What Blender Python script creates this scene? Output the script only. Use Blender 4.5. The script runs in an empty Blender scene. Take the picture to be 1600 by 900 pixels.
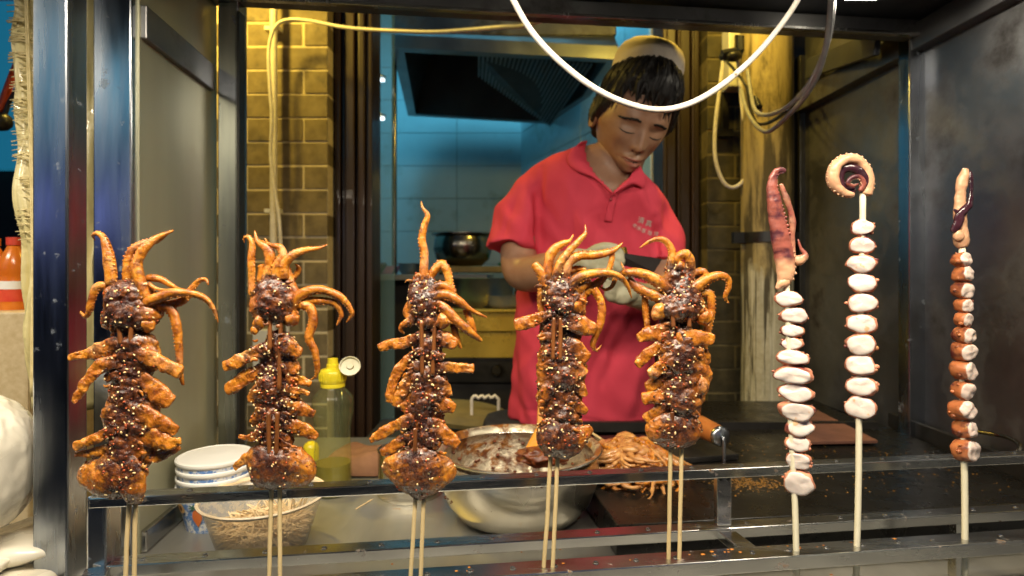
import bpy, bmesh, math, random
from mathutils import Vector, Matrix, noise as mn
from mathutils.bvhtree import BVHTree
random.seed(7)
V = Vector
sc = bpy.context.scene
COL = sc.collection
R = math.radians

# ---------------------------------------------------------------- camera
FP, HY, ZC = 900.0, 430.0, 1.30          # focal length in photo pixels, horizon row, eye height
cam = bpy.data.cameras.new('camera')
cam.sensor_width = 36; cam.lens = 36*FP/1600
cam.shift_y = -(450-HY)/1600
cam.clip_start = .02; cam.clip_end = 300
cam.dof.use_dof = True; cam.dof.focus_distance = .57
cam.dof.aperture_fstop = cam.lens/1000/.0032
camo = bpy.data.objects.new('camera', cam); COL.objects.link(camo)
camo.location = (0, 0, ZC); camo.rotation_euler = (R(90), 0, 0)
sc.camera = camo

# ---------------------------------------------------------------- night sky, lamps, exposure
w = bpy.data.worlds.new('World'); sc.world = w; w.use_nodes = True
bg = w.node_tree.nodes['Background']
bg.inputs[0].default_value = (.038, .085, .18, 1); bg.inputs[1].default_value = .5
sc.view_settings.view_transform = 'Standard'; sc.view_settings.look = 'None'
sc.view_settings.exposure = 0; sc.view_settings.gamma = 1
sc.cycles.max_bounces = 7; sc.cycles.diffuse_bounces = 3; sc.cycles.glossy_bounces = 4
sc.cycles.transmission_bounces = 6; sc.cycles.transparent_max_bounces = 12
sc.cycles.caustics_reflective = False; sc.cycles.caustics_refractive = False
sc.cycles.sample_clamp_indirect = 4; sc.cycles.blur_glossy = .6
sc.cycles.use_denoising = True
def area(name, loc, size, size_y, power, color, rot=(0, 0, 0), spread=180):
    l = bpy.data.lights.new(name, 'AREA'); l.shape = 'RECTANGLE'; l.size = size; l.size_y = size_y
    l.energy = power; l.color = color; l.spread = R(spread)
    o = bpy.data.objects.new(name, l); COL.objects.link(o); o.location = loc; o.rotation_euler = rot
    return o
def point(name, loc, power, color, radius=.05):
    l = bpy.data.lights.new(name, 'POINT'); l.energy = power; l.color = color; l.shadow_soft_size = radius
    o = bpy.data.objects.new(name, l); COL.objects.link(o); o.location = loc
    return o
WARM = (1, .87, .68)
area('tube_light', (-.02, .27, 1.742), 1.1, .03, 14.5, WARM, (R(16), 0, 0), 146)
area('neighbour_light', (-1.1, .36, 1.742), .4, .03, 6.0, WARM, (R(10), 0, 0), 150)
area('panel_light', (.60, .975, 1.768), .05, .04, 1.4, (1, .90, .72))
point('lantern_light_left', (-.86, 1.42, 2.30), 32, (1, .68, .10), .04)
point('lantern_light_right', (.50, 1.30, 2.24), 19, (1, .68, .10), .04)
area('kitchen_light', (-.15, 2.35, 3.05), 1.0, .5, 50, (.17, .66, .90))

# ---------------------------------------------------------------- helpers
def P(px, py, Y): return V(((px-800)/FP*Y, Y, ZC-(py-HY)/FP*Y))

def cr(pts, step):
    """Catmull-Rom through n-dimensional points, about one sample per `step` of the first three"""
    out = []
    n = len(pts)
    for i in range(n-1):
        a = pts[max(i-1, 0)]; b = pts[i]; c = pts[i+1]; d = pts[min(i+2, n-1)]
        L = math.dist(b[:3], c[:3]); k = max(1, round(L/step))
        for j in range(k):
            t = j/k
            out.append([.5*((2*b[m])+(-a[m]+c[m])*t+(2*a[m]-5*b[m]+4*c[m]-d[m])*t*t+(-a[m]+3*b[m]-3*c[m]+d[m])*t**3) for m in range(len(b))])
    out.append(list(pts[-1]))
    return out

class MB:
    def __init__(s): s.v = []; s.f = []; s.a = []; s.smooth = False
    def add(s, vs, fs, at=None):
        o = len(s.v); s.v += [V(v) for v in vs]; s.f += [tuple(i+o for i in f) for f in fs]
        s.a += (at if at is not None else [0.0]*len(vs))
        return s
    def box(s, c, d, rz=0, rot=None):
        c = V(c); m = rot or Matrix.Rotation(rz, 3, 'Z')
        vs = [c + m @ V((sx*d[0]/2, sy*d[1]/2, sz*d[2]/2)) for sx in (-1, 1) for sy in (-1, 1) for sz in (-1, 1)]
        return s.add(vs, [(0, 1, 3, 2), (4, 6, 7, 5), (0, 4, 5, 1), (2, 3, 7, 6), (0, 2, 6, 4), (1, 5, 7, 3)])
    def bar(s, p0, p1, w, h, up=V((0, 0, 1))):
        p0 = V(p0); p1 = V(p1); d = (p1-p0).normalized()
        side = d.cross(up)
        if side.length < .05: side = d.cross(V((0, 1, 0)))
        side.normalize(); u = side.cross(d)
        vs = [p + side*(a*w/2) + u*(b*h/2) for p in (p0, p1) for a, b in ((-1, -1), (1, -1), (1, 1), (-1, 1))]
        return s.add(vs, [(0, 3, 2, 1), (4, 5, 6, 7), (0, 1, 5, 4), (1, 2, 6, 5), (2, 3, 7, 6), (3, 0, 4, 7)])
    def tube(s, pts, r, n=10, at=0.0):
        """round tube; pts world, r number or list"""
        s.smooth = True
        k = len(pts); vs = []; prev = None
        for i, p in enumerate(pts):
            p = V(p); t = (V(pts[min(i+1, k-1)])-V(pts[max(i-1, 0)])).normalized()
            ref = prev if prev is not None else (V((0, 0, 1)) if abs(t.z) < .9 else V((1, 0, 0)))
            a = (ref - t*ref.dot(t)).normalized(); prev = a; b = t.cross(a)
            rr = r[i] if isinstance(r, (list, tuple)) else r
            vs += [p + a*(rr*math.cos(2*math.pi*j/n)) + b*(rr*math.sin(2*math.pi*j/n)) for j in range(n)]
        fs = [(i*n+j, i*n+(j+1) % n, (i+1)*n+(j+1) % n, (i+1)*n+j) for i in range(k-1) for j in range(n)]
        fs += [tuple(range(n-1, -1, -1)), tuple((k-1)*n+j for j in range(n))]
        return s.add(vs, fs, [at]*len(vs))
    def wire(s, pts, r, n=8, step=.01): return s.tube([V(p[:3]) for p in cr([list(p) for p in pts], step)], r, n)
    def lathe(s, c, prof, n=40, sx=1, sy=1, tilt=None, caps=True):
        s.smooth = True
        c = V(c); vs = []; m = tilt or Matrix.Identity(3)
        for r, z in prof: vs += [c + m @ V((r*sx*math.cos(2*math.pi*j/n), r*sy*math.sin(2*math.pi*j/n), z)) for j in range(n)]
        k = len(prof)
        fs = [(i*n+j, i*n+(j+1) % n, (i+1)*n+(j+1) % n, (i+1)*n+j) for i in range(k-1) for j in range(n)]
        if caps:
            if prof[0][0] > 1e-5: fs.append(tuple(range(n-1, -1, -1)))
            if prof[-1][0] > 1e-5: fs.append(tuple((k-1)*n+j for j in range(n)))
        return s.add(vs, fs)
    def ball(s, c, r, sub=1, sx=1, sy=1, sz=1, rot=None, at=0.0):
        s.smooth = True
        vs, fs = ICO[sub]; c = V(c); m = rot or Matrix.Identity(3)
        return s.add([c + m @ V((v.x*r*sx, v.y*r*sy, v.z*r*sz)) for v in vs], fs, [at]*len(vs))
    def prism(s, poly, depth):
        """poly: world points of the front outline; depth: vector to the back"""
        n = len(poly); d = V(depth); vs = [V(p) for p in poly] + [V(p)+d for p in poly]
        return s.add(vs, [tuple(range(n)), tuple(range(2*n-1, n-1, -1))] + [(i, i+n, (i+1) % n+n, (i+1) % n) for i in range(n)])

ICO = {}
for sub in (1, 2, 3, 4, 5, 6):
    b = bmesh.new(); bmesh.ops.create_icosphere(b, subdivisions=sub, radius=1)
    ICO[sub] = ([v.co.copy() for v in b.verts], [tuple(v.index for v in f.verts) for f in b.faces]); b.free()

def tag(o, label=None, cat=None, group=None, kind=None):
    if label: o['label'] = label
    if cat: o['category'] = cat
    if group: o['group'] = group
    if kind: o['kind'] = kind
    return o
def thing(name, label, cat, loc, group=None):
    o = bpy.data.objects.new(name, None); COL.objects.link(o); o.location = loc; o.empty_display_size = .02
    return tag(o, label, cat, group)
def wloc(o):
    p = V((0, 0, 0))
    while o is not None: p += V(o.location); o = o.parent
    return p
def emit(name, mb, m, parent=None, bevel=0, smooth=None, fixn=True):
    """link the collected shapes as ONE mesh object; a child is relative to its thing, a top-level one to its own base"""
    me = bpy.data.meshes.new(name)
    vs = mb.v
    if parent is not None: org = wloc(parent); loc = V((0, 0, 0))
    else:
        lo = V((min(v.x for v in vs), min(v.y for v in vs), min(v.z for v in vs)))
        hi = V((max(v.x for v in vs), max(v.y for v in vs), max(v.z for v in vs)))
        org = V(((lo.x+hi.x)/2, (lo.y+hi.y)/2, lo.z)); loc = org
    me.from_pydata([v-org for v in vs], [], mb.f)
    if any(mb.a):
        at = me.attributes.new('mask', 'FLOAT', 'POINT'); at.data.foreach_set('value', mb.a)
    if fixn:
        b = bmesh.new(); b.from_mesh(me); bmesh.ops.recalc_face_normals(b, faces=b.faces); b.to_mesh(me); b.free()
    sm = mb.smooth if smooth is None else smooth
    if sm: me.polygons.foreach_set('use_smooth', [True]*len(me.polygons))
    me.materials.append(m)
    o = bpy.data.objects.new(name, me); COL.objects.link(o); o.parent = parent; o.location = loc
    if sm == 'auto' or (bevel and sm):
        pass
    if bevel:
        md = o.modifiers.new('bevel', 'BEVEL'); md.width = bevel; md.segments = 2; md.limit_method = 'ANGLE'; md.angle_limit = R(40)
    if sm: 
        md = o.modifiers.new('edge', 'EDGE_SPLIT'); md.split_angle = R(50); 
        if sm == 'full': o.modifiers.remove(md)
    return o
def one(name, mb, m, label, cat, group=None, kind=None, **k): return tag(emit(name, mb, m, None, **k), label, cat, group, kind)
def struct(name, mb, m, parent=None, **k):
    o = emit(name, mb, m, parent, **k); o['kind'] = 'structure'; return o
def dup(o, loc, label=None, scale=None, rz=None):
    c = o.copy(); COL.objects.link(c); c.location = loc
    if label: c['label'] = label
    if scale: c.scale = scale
    if rz is not None: c.rotation_euler.z = rz
    return c

# ---------------------------------------------------------------- materials
def newmat(name):
    m = bpy.data.materials.new(name); m.use_nodes = True
    nt = m.node_tree; b = nt.nodes['Principled BSDF']
    return m, nt, b
def L(nt, a, b): nt.links.new(a, b)
def nz(nt, scale, detail=4, rough=.55, stretch=None, src='Object', dist=0):
    tc = nt.nodes.new('ShaderNodeTexCoord'); o = tc.outputs[src]
    if stretch:
        mp = nt.nodes.new('ShaderNodeMapping'); mp.inputs['Scale'].default_value = stretch
        L(nt, o, mp.inputs[0]); o = mp.outputs[0]
    n = nt.nodes.new('ShaderNodeTexNoise'); n.inputs['Scale'].default_value = scale
    n.inputs['Detail'].default_value = detail; n.inputs['Roughness'].default_value = rough
    n.inputs['Distortion'].default_value = dist
    L(nt, o, n.inputs['Vector'])
    return n.outputs['Fac']
def ramp(nt, fac, stops, interp='LINEAR'):
    r = nt.nodes.new('ShaderNodeValToRGB'); r.color_ramp.interpolation = interp
    e = r.color_ramp.elements
    while len(e) < len(stops): e.new(.5)
    for i, (p, c) in enumerate(stops):
        e[i].position = p; e[i].color = (*c, 1) if len(c) == 3 else c
    L(nt, fac, r.inputs[0]); return r.outputs[0]
def mix(nt, fac, a, b):
    m = nt.nodes.new('ShaderNodeMix'); m.data_type = 'RGBA'
    for s, x in ((m.inputs[0], fac), (m.inputs[6], a), (m.inputs[7], b)):
        if isinstance(x, (tuple, list)): s.default_value = (*x, 1)
        elif isinstance(x, (int, float)): s.default_value = x
        else: L(nt, x, s)
    return m.outputs[2]
def math_(nt, op, a, b=None, clamp=False):
    m = nt.nodes.new('ShaderNodeMath'); m.operation = op; m.use_clamp = clamp
    for i, x in enumerate((a, b)):
        if x is None: continue
        if isinstance(x, (int, float)): m.inputs[i].default_value = x
        else: L(nt, x, m.inputs[i])
    return m.outputs[0]
def mr(nt, v, a, b, c, d):
    m = nt.nodes.new('ShaderNodeMapRange'); L(nt, v, m.inputs[0])
    for i, x in enumerate((a, b, c, d)): m.inputs[i+1].default_value = x
    return m.outputs[0]
def bump(nt, bs, h, strength, dist):
    b = nt.nodes.new('ShaderNodeBump'); b.inputs['Strength'].default_value = strength; b.inputs['Distance'].default_value = dist
    L(nt, h, b.inputs['Height'])
    if bs.inputs['Normal'].is_linked: L(nt, bs.inputs['Normal'].links[0].from_socket, b.inputs['Normal'])
    L(nt, b.outputs[0], bs.inputs['Normal'])
def mat(name, c1, c2=None, scale=40, rough=.5, rvar=.1, metal=0, bmp=.2, bscale=None, bdist=.0006, stretch=None, coat=0,
        trans=0, ior=1.45, sss=0, dirt=None, dscale=12, dlo=.6, dhi=.72, src='Object', spec=None):
    m, nt, b = newmat(name)
    c2 = c2 or tuple(x*.8 for x in c1)
    n = nz(nt, scale, 5, .6, stretch, src)
    col = ramp(nt, n, [(.32, c2), (.68, c1)])
    r = mr(nt, nz(nt, scale*1.7, 4, .6, stretch, src), .3, .7, max(.02, rough-rvar), min(1, rough+rvar))
    if dirt:
        d = mr(nt, nz(nt, dscale, 6, .65, None, src), dlo, dhi, 0, 1)
        col = mix(nt, d, col, dirt)
        if metal: L(nt, mr(nt, d, 0, 1, metal, .1), b.inputs['Metallic'])
    if metal and not dirt: b.inputs['Metallic'].default_value = metal
    L(nt, col, b.inputs['Base Color']); L(nt, r, b.inputs['Roughness'])
    if bmp: bump(nt, b, nz(nt, bscale or scale*3, 5, .6, stretch, src), bmp, bdist)
    b.inputs['Coat Weight'].default_value = coat
    if trans: b.inputs['Transmission Weight'].default_value = trans; b.inputs['IOR'].default_value = ior
    if sss: b.inputs['Subsurface Weight'].default_value = sss; b.inputs['Subsurface Radius'].default_value = (1, .5, .3); b.inputs['Subsurface Scale'].default_value = .006
    if spec is not None: b.inputs['Specular IOR Level'].default_value = spec
    return m
def emis(name, c, s):
    m, nt, b = newmat(name); b.inputs['Base Color'].default_value = (*c, 1)
    b.inputs['Emission Color'].default_value = (*c, 1); b.inputs['Emission Strength'].default_value = s
    return m

M = {}
M['steel'] = mat('brushed_steel', (.50, .50, .48), (.38, .38, .37), 14, .24, .07, 1, .25, 160, .0002, (1, 1, .04), dirt=(.10, .085, .06), dscale=30, dlo=.70, dhi=.80)
M['post'] = mat('post_steel', (.52, .55, .58), (.22, .25, .30), 16, .24, .10, 1, .3, 14, .0010, (1, 1, .10), dirt=(.20, .24, .28), dscale=38, dlo=.62, dhi=.74)
M['panel'] = mat('panel_steel', (.58, .56, .38), (.46, .44, .29), 5, .38, .08, .6, .2, 90, .0003, (1, 1, .08), dirt=(.10, .09, .07), dscale=9, dlo=.66, dhi=.8)
M['smoky'] = mat('smoke_stained_steel', (.26, .26, .26), (.13, .13, .14), 4, .40, .10, .9, .25, 120, .0004, None, dirt=(.035, .03, .028), dscale=7, dlo=.5, dhi=.68)
M['rail'] = mat('rail_steel', (.60, .60, .58), (.45, .45, .44), 25, .25, .07, 1, .15, 120, .0002, (.1, 1, 1), dirt=(.20, .09, .015), dscale=38, dlo=.64, dhi=.72)
M['counter'] = mat('counter_steel', (.48, .47, .42), (.35, .345, .31), 9, .38, .09, .72, .2, 70, .0004, (1, .15, 1), dirt=(.34, .15, .025), dscale=26, dlo=.685, dhi=.73)
M['roof'] = mat('roof_metal', (.05, .055, .065), (.025, .028, .035), 6, .45, .1, .3, .2)
M['dark'] = mat('black_iron', (.025, .023, .02), (.012, .011, .01), 20, .38, .12, 0, .4, 60, .0006)
M['griddle'] = mat('oily_griddle', (.014, .013, .011), (.007, .006, .005), 14, .30, .12, 0, .35, 45, .0008, dirt=(.14, .07, .012), dscale=42, dlo=.69, dhi=.73)
M['bowl'] = mat('spun_steel', (.72, .68, .58), (.62, .58, .50), 8, .25, .05, 1, .1, 50, .0004, (1, 1, .2))
M['white'] = mat('white_plastic', (.80, .78, .70), (.72, .70, .62), 20, .35, .05)
M['cable'] = mat('white_cable', (.86, .82, .74), (.70, .65, .56), 60, .4, .08, dirt=(.25, .17, .08), dscale=70, dlo=.62, dhi=.72)
M['gcable'] = mat('grey_cable', (.42, .42, .42), (.30, .30, .30), 60, .4, .08)
M['black'] = mat('black_plastic', (.012, .012, .013), None, 30, .4, .1)
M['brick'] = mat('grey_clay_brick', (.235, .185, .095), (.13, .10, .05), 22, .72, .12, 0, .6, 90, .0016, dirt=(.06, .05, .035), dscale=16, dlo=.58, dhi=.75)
M['brick_shaded'] = mat('shaded_brick', (.085, .07, .035), (.035, .03, .016), 22, .7, .12, 0, .6, 90, .0016)  # darker brick and mortar for the right pillar, shade put into the colour
M['mortar_shaded'] = mat('shaded_mortar', (.22, .18, .09), (.12, .10, .05), 40, .9, .05, 0, .5, 150, .001)
M['mortar'] = mat('pale_mortar', (.74, .64, .42), (.56, .47, .30), 60, .9, .05, 0, .6, 150, .001)
M['frame_wood'] = mat('dark_lacquered_wood', (.042, .020, .009), (.018, .009, .005), 16, .42, .1, 0, .5, 60, .0008, (1, 1, .05), coat=.15)
M['tile'] = mat('glazed_tile', (.50, .66, .70), (.42, .58, .63), 3, .22, .04, 0, .05, 8, .0006, dirt=(.20, .24, .20), dscale=3.5, dlo=.56, dhi=.80)
M['grout'] = mat('tile_grout', (.16, .22, .24), None, 30, .8, .05)
M['hood'] = mat('hood_steel', (.30, .32, .33), (.20, .21, .22), 5, .35, .08, .9, .1)
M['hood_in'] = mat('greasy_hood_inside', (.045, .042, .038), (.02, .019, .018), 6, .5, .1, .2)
M['ochre'] = mat('weathered_post_paint', (.50, .41, .22), (.17, .13, .06), 22, .62, .1, 0, .9, 60, .004, (1, 1, .09), dirt=(.04, .03, .015), dscale=17, dlo=.47, dhi=.60)
M['red'] = mat('red_knit', (.70, .058, .10), (.64, .046, .082), 9, .85, .05, 0, .35, 900, .0004)
M['skin'] = mat('skin', (.40, .225, .135), (.31, .155, .088), 26, .46, .08, 0, .25, 500, .0004, sss=.12)
M['hair'] = mat('black_hair', (.010, .008, .007), (.005, .004, .004), 40, .52, .08, 0, .8, 260, .0016, (1, 1, .12))
M['cap'] = mat('cream_cotton', (.78, .68, .56), (.70, .60, .48), 30, .85, .05, 0, .4, 600, .0005)
M['glove'] = mat('cream_glove', (.46, .43, .30), (.36, .34, .22), 22, .6, .08, 0, .4, 120, .0008)
M['stick'] = mat('bamboo', (.66, .52, .28), (.52, .38, .17), 30, .5, .1, 0, .4, 160, .0004, (1, 1, .04), dirt=(.22, .07, .012), dscale=60, dlo=.60, dhi=.70)
M['sstick'] = mat('sauced_bamboo', (.24, .085, .02), (.07, .02, .008), 50, .3, .1, 0, .6, 160, .001, (1, 1, .3), coat=.3)
M['added_glow'] = emis('added_teal_glow', (.10, .36, .50), 1.3)  # three glows added behind the viewer for the steel posts to mirror
M['added_glow2'] = emis('added_lilac_glow', (.24, .28, .66), 1.6)
M['added_glow3'] = emis('added_cream_glow', (.85, .82, .62), 1.0)
M['wstick'] = mat('pale_bamboo', (.80, .76, .58), (.70, .64, .45), 30, .5, .1, 0, .3, 160, .0003, (1, 1, .04))
M['pick'] = mat('toothpick_wood', (.78, .60, .34), (.66, .48, .25), 60, .6, .1)
M['seed'] = mat('sesame', (.80, .62, .32), (.66, .44, .18), 200, .4, .1, 0, 0)
M['flake'] = mat('chili_flake', (.46, .085, .012), (.25, .035, .008), 300, .35, .1, 0, .3, 900, .0003)
M['crumb'] = mat('burnt_crumb', (.05, .016, .01), (.02, .008, .008), 300, .3, .1, 0, .4, 900, .0003)
M['sauce'] = mat('red_brown_sauce', (.20, .05, .012), (.08, .02, .008), 60, .35, .1, 0, .8, 160, .002)
M['hwood'] = mat('worn_orange_wood', (.55, .20, .045), (.30, .09, .02), 20, .38, .1, 0, .3, 90, .0005, (1, 1, .1), coat=.2)
M['owood'] = mat('orange_spatula_wood', (.72, .32, .04), (.60, .24, .03), 30, .4, .1)
M['cloth'] = mat('brown_cloth', (.30, .15, .085), (.20, .095, .055), 25, .9, .05, 0, .6, 200, .001)
M['bag'] = mat('white_bagged_dough', (.82, .78, .66), (.76, .70, .56), 10, .30, .1, 0, .4, 40, .0012, coat=.5)
M['terrazzo'] = mat('beige_terrazzo', (.62, .50, .30), (.50, .38, .20), 90, .5, .1)
M['film'] = mat('yellowed_film', (.72, .64, .34), (.55, .47, .20), 12, .35, .1, 0, .8, 40, .004, coat=.3)
M['fiber'] = mat('straw_fiber', (.80, .68, .36), (.62, .50, .22), 80, .6, .1)
M['street'] = mat('dark_paving', (.06, .06, .06), (.035, .035, .035), 3, .6, .1)
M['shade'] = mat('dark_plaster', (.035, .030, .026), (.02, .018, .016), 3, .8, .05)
M['slab'] = mat('grey_slab', (.30, .31, .30), (.22, .23, .22), 8, .4, .1)
M['yellow_lit_steel'] = mat('yellow_lit_stove_steel', (.82, .60, .12), (.60, .42, .07), 6, .30, .08, .45, .15)  # stainless stove front, yellow lamplight put into the colour
M['pot'] = mat('dark_pot_steel', (.24, .22, .18), (.14, .13, .11), 8, .22, .06, 1, .1)
M['pink'] = mat('pink_plastic', (.60, .12, .30), None, 20, .4)
M['green'] = mat('green_plastic', (.03, .35, .12), None, 20, .4)
M['lidwood'] = mat('olive_lid', (.26, .20, .07), (.16, .12, .04), 12, .6, .08)
M['blade'] = mat('dark_blade', (.016, .010, .009), (.010, .007, .006), 20, .6, .1, 0, spec=.15)
M['gold'] = mat('brass_ferrule', (.55, .33, .06), None, 20, .3, .1, .9)
M['yellow'] = mat('yellow_cap', (.75, .62, .03), (.65, .52, .02), 20, .3, .05, sss=.1)
M['paper'] = mat('white_paper', (.86, .85, .80), (.82, .81, .76), 10, .4, .05, 0, .05)
M['print'] = mat('white_print', (.72, .56, .50), None, 10, .7, .05, 0, 0)
M['lip'] = mat('lip', (.33, .11, .075), (.28, .09, .06), 40, .4, .05)
M['purple'] = mat('octopus_membrane', (.060, .018, .028), (.022, .007, .012), 40, .22, .08, 0, .3, 120, .0006, coat=.3)
M['lamp_on'] = emis('lamp_glass', (1, .9, .72), 9)
M['spot_mirrored'] = emis('spot_reflection_glow', (.75, .93, 1), 5)
M['bluesign'] = emis('blue_backlit_panel', (.02, .28, .46), .38)
M['bluesign2'] = emis('street_sign_blue', (.05, .22, .62), 2.2)
M['bluesign3'] = emis('street_sign_pink', (.9, .12, .22), 1.0)

def glassmat(name, color, rough=.03, ior=1.45, alpha=.25):
    """clear plastic: mostly see-through with a glossy skin"""
    m, nt, b = newmat(name)
    b.inputs['Base Color'].default_value = (*color, 1); b.inputs['Roughness'].default_value = rough
    b.inputs['IOR'].default_value = ior; b.inputs['Alpha'].default_value = alpha
    bump(nt, b, nz(nt, 60, 3), .3, .001)
    return m
def filmmat(name, tint, body, haze, rough=.06):
    """thin clear plastic: tinted see-through, a fresnel gloss and a little haze"""
    m = bpy.data.materials.new(name); m.use_nodes = True; nt = m.node_tree; nt.nodes.clear()
    out = nt.nodes.new('ShaderNodeOutputMaterial'); tr = nt.nodes.new('ShaderNodeBsdfTransparent'); tr.inputs[0].default_value = (*tint, 1)
    df = nt.nodes.new('ShaderNodeBsdfDiffuse'); df.inputs[0].default_value = (*body, 1); gl = nt.nodes.new('ShaderNodeBsdfGlossy'); gl.inputs['Roughness'].default_value = rough
    m1 = nt.nodes.new('ShaderNodeMixShader'); m1.inputs[0].default_value = haze; L(nt, tr.outputs[0], m1.inputs[1]); L(nt, df.outputs[0], m1.inputs[2])
    fr = nt.nodes.new('ShaderNodeLayerWeight'); fr.inputs[0].default_value = .5; m2 = nt.nodes.new('ShaderNodeMixShader'); L(nt, math_(nt, 'ADD', math_(nt, 'MULTIPLY', math_(nt, 'POWER', fr.outputs['Facing'], 3.5), .55), .035), m2.inputs[0])
    b = nt.nodes.new('ShaderNodeBump'); b.inputs['Strength'].default_value = .5; b.inputs['Distance'].default_value = .002; L(nt, nz(nt, 45, 3), b.inputs['Height']); L(nt, b.outputs[0], gl.inputs['Normal'])
    L(nt, m1.outputs[0], m2.inputs[1]); L(nt, gl.outputs[0], m2.inputs[2]); L(nt, m2.outputs[0], out.inputs[0]); return m
M['pet'] = filmmat('clear_bottle', (.93, .95, .76), (.7, .75, .4), .045)
M['oil'] = mat('cooking_oil', (.22, .17, .015), (.16, .12, .01), 10, .15, .05, 0, 0)
M['tub'] = filmmat('milky_tub', (.96, .93, .86), (.90, .84, .72), .21, .22)
M['orangedrink'] = mat('orange_drink', (.75, .22, .02), (.60, .14, .015), 20, .2, .05)
M['redlabel'] = mat('red_label', (.60, .04, .02), (.70, .10, .04), 30, .4, .05)

def squidmat():
    m, nt, b = newmat('grilled_squid')
    at = nt.nodes.new('ShaderNodeAttribute'); at.attribute_name = 'mask'
    n1 = nz(nt, 55, 6, .62, None, 'Object', .6); n2 = nz(nt, 170, 6, .65); n3 = nz(nt, 420, 4, .6); n4 = nz(nt, 28, 3, .5)
    flesh = ramp(nt, n1, [(.28, (.17, .042, .006)), (.43, (.38, .115, .010)), (.58, (.57, .215, .017)), (.74, (.72, .38, .08))])
    flesh = mix(nt, mr(nt, n2, .50, .66, 0, .88), flesh, (.13, .028, .008))
    flesh = mix(nt, mr(nt, n3, .60, .70, 0, .5), flesh, (.22, .05, .01))
    flesh = mix(nt, mr(nt, n4, .60, .74, 0, .5), flesh, (.56, .30, .16))
    sau = ramp(nt, n2, [(.30, (.012, .005, .005)), (.47, (.045, .014, .009)), (.60, (.14, .040, .009)), (.76, (.34, .11, .015))])
    f = math_(nt, 'ADD', at.outputs['Fac'], math_(nt, 'MULTIPLY', math_(nt, 'SUBTRACT', n1, .5), 2.2))
    f = math_(nt, 'ADD', f, math_(nt, 'MULTIPLY', math_(nt, 'SUBTRACT', n2, .5), 1.4))
    f = mr(nt, f, .22, .66, 0, 1)
    col = mix(nt, f, flesh, sau)
    L(nt, col, b.inputs['Base Color'])
    L(nt, mr(nt, n3, .35, .65, .16, .40), b.inputs['Roughness'])
    b.inputs['Coat Weight'].default_value = .3; b.inputs['Coat Roughness'].default_value = .15
    b.inputs['Subsurface Weight'].default_value = .10; b.inputs['Subsurface Radius'].default_value = (1, .35, .12); b.inputs['Subsurface Scale'].default_value = .004
    bump(nt, b, n3, .7, .0010); bump(nt, b, n2, .7, .0024)
    return m
def octomat(name, white, tan, dark, spot=.66):
    m, nt, b = newmat(name)
    at = nt.nodes.new('ShaderNodeAttribute'); at.attribute_name = 'mask'
    n1 = nz(nt, 70, 5, .6); n2 = nz(nt, 260, 5, .6); n4 = nz(nt, 45, 4, .6, (1, 1, 1.7))
    face = ramp(nt, n1, [(.35, tuple(x*.9 for x in white)), (.6, white)])
    skin = ramp(nt, n4, [(.38, dark), (.50, tan), (.70, tuple(min(1, x*1.25) for x in tan))])
    f = math_(nt, 'ADD', at.outputs['Fac'], math_(nt, 'MULTIPLY', math_(nt, 'SUBTRACT', n1, .5), .5))
    col = mix(nt, mr(nt, f, .35, .65, 0, 1), face, skin)
    col = mix(nt, mr(nt, nz(nt, 95, 3, .5), spot, spot+.05, 0, .65), col, (.66, .34, .08))
    L(nt, col, b.inputs['Base Color']); L(nt, mr(nt, n2, .3, .7, .25, .45), b.inputs['Roughness'])
    b.inputs['Subsurface Weight'].default_value = .2; b.inputs['Subsurface Radius'].default_value = (1, .6, .4); b.inputs['Subsurface Scale'].default_value = .004
    bump(nt, b, n2, .35, .0006); bump(nt, b, n1, .3, .0015)
    return m
M['squid'] = squidmat()
M['octo'] = octomat('octopus_slice', (.70, .61, .55), (.58, .24, .14), (.15, .03, .028), .655)
M['octo_brown'] = octomat('seared_octopus_slice', (.72, .58, .50), (.42, .14, .05), (.10, .022, .018), .70)
M['octo_arm'] = octomat('octopus_arm', (.68, .38, .22), (.26, .075, .055), (.085, .022, .030), .72)
M['raw'] = mat('glazed_raw_squid', (.62, .33, .11), (.30, .10, .025), 60, .28, .08, 0, .4, 200, .001, coat=.5, dirt=(.24, .07, .015), dscale=45, dlo=.55, dhi=.68)

def postmat():
    m, nt, b = newmat('lit_low_peeling_post')
    paint = ramp(nt, nz(nt, 22, 6, .65, (1, 1, .09)), [(.42, (.09, .07, .03)), (.50, (.42, .33, .15)), (.66, (.55, .45, .22))])
    paler = ramp(nt, nz(nt, 60, 6, .7, (1, 1, .05)), [(.44, (.08, .065, .035)), (.50, (.46, .42, .28)), (.60, (.68, .64, .48))])
    tc = nt.nodes.new('ShaderNodeTexCoord'); sp = nt.nodes.new('ShaderNodeSeparateXYZ'); L(nt, tc.outputs['Object'], sp.inputs[0])
    z = math_(nt, 'ADD', sp.outputs['Z'], math_(nt, 'MULTIPLY', nz(nt, 18, 4, .6), .12))
    col = mix(nt, mr(nt, z, POSTZ, POSTZ+.03, 1, 0), paint, paler)  # lower shaft paler: the tube lamp's light put into the colour
    col = mix(nt, mr(nt, nz(nt, 11, 7, .75, (1, 1, .35)), .52, .64, 0, .8), col, (.05, .035, .015))
    L(nt, col, b.inputs['Base Color']); b.inputs['Roughness'].default_value = .65
    bump(nt, b, nz(nt, 50, 6, .7, (1, 1, .08)), .9, .004); return m
POSTZ = .51
M['ochre'] = postmat()
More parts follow.
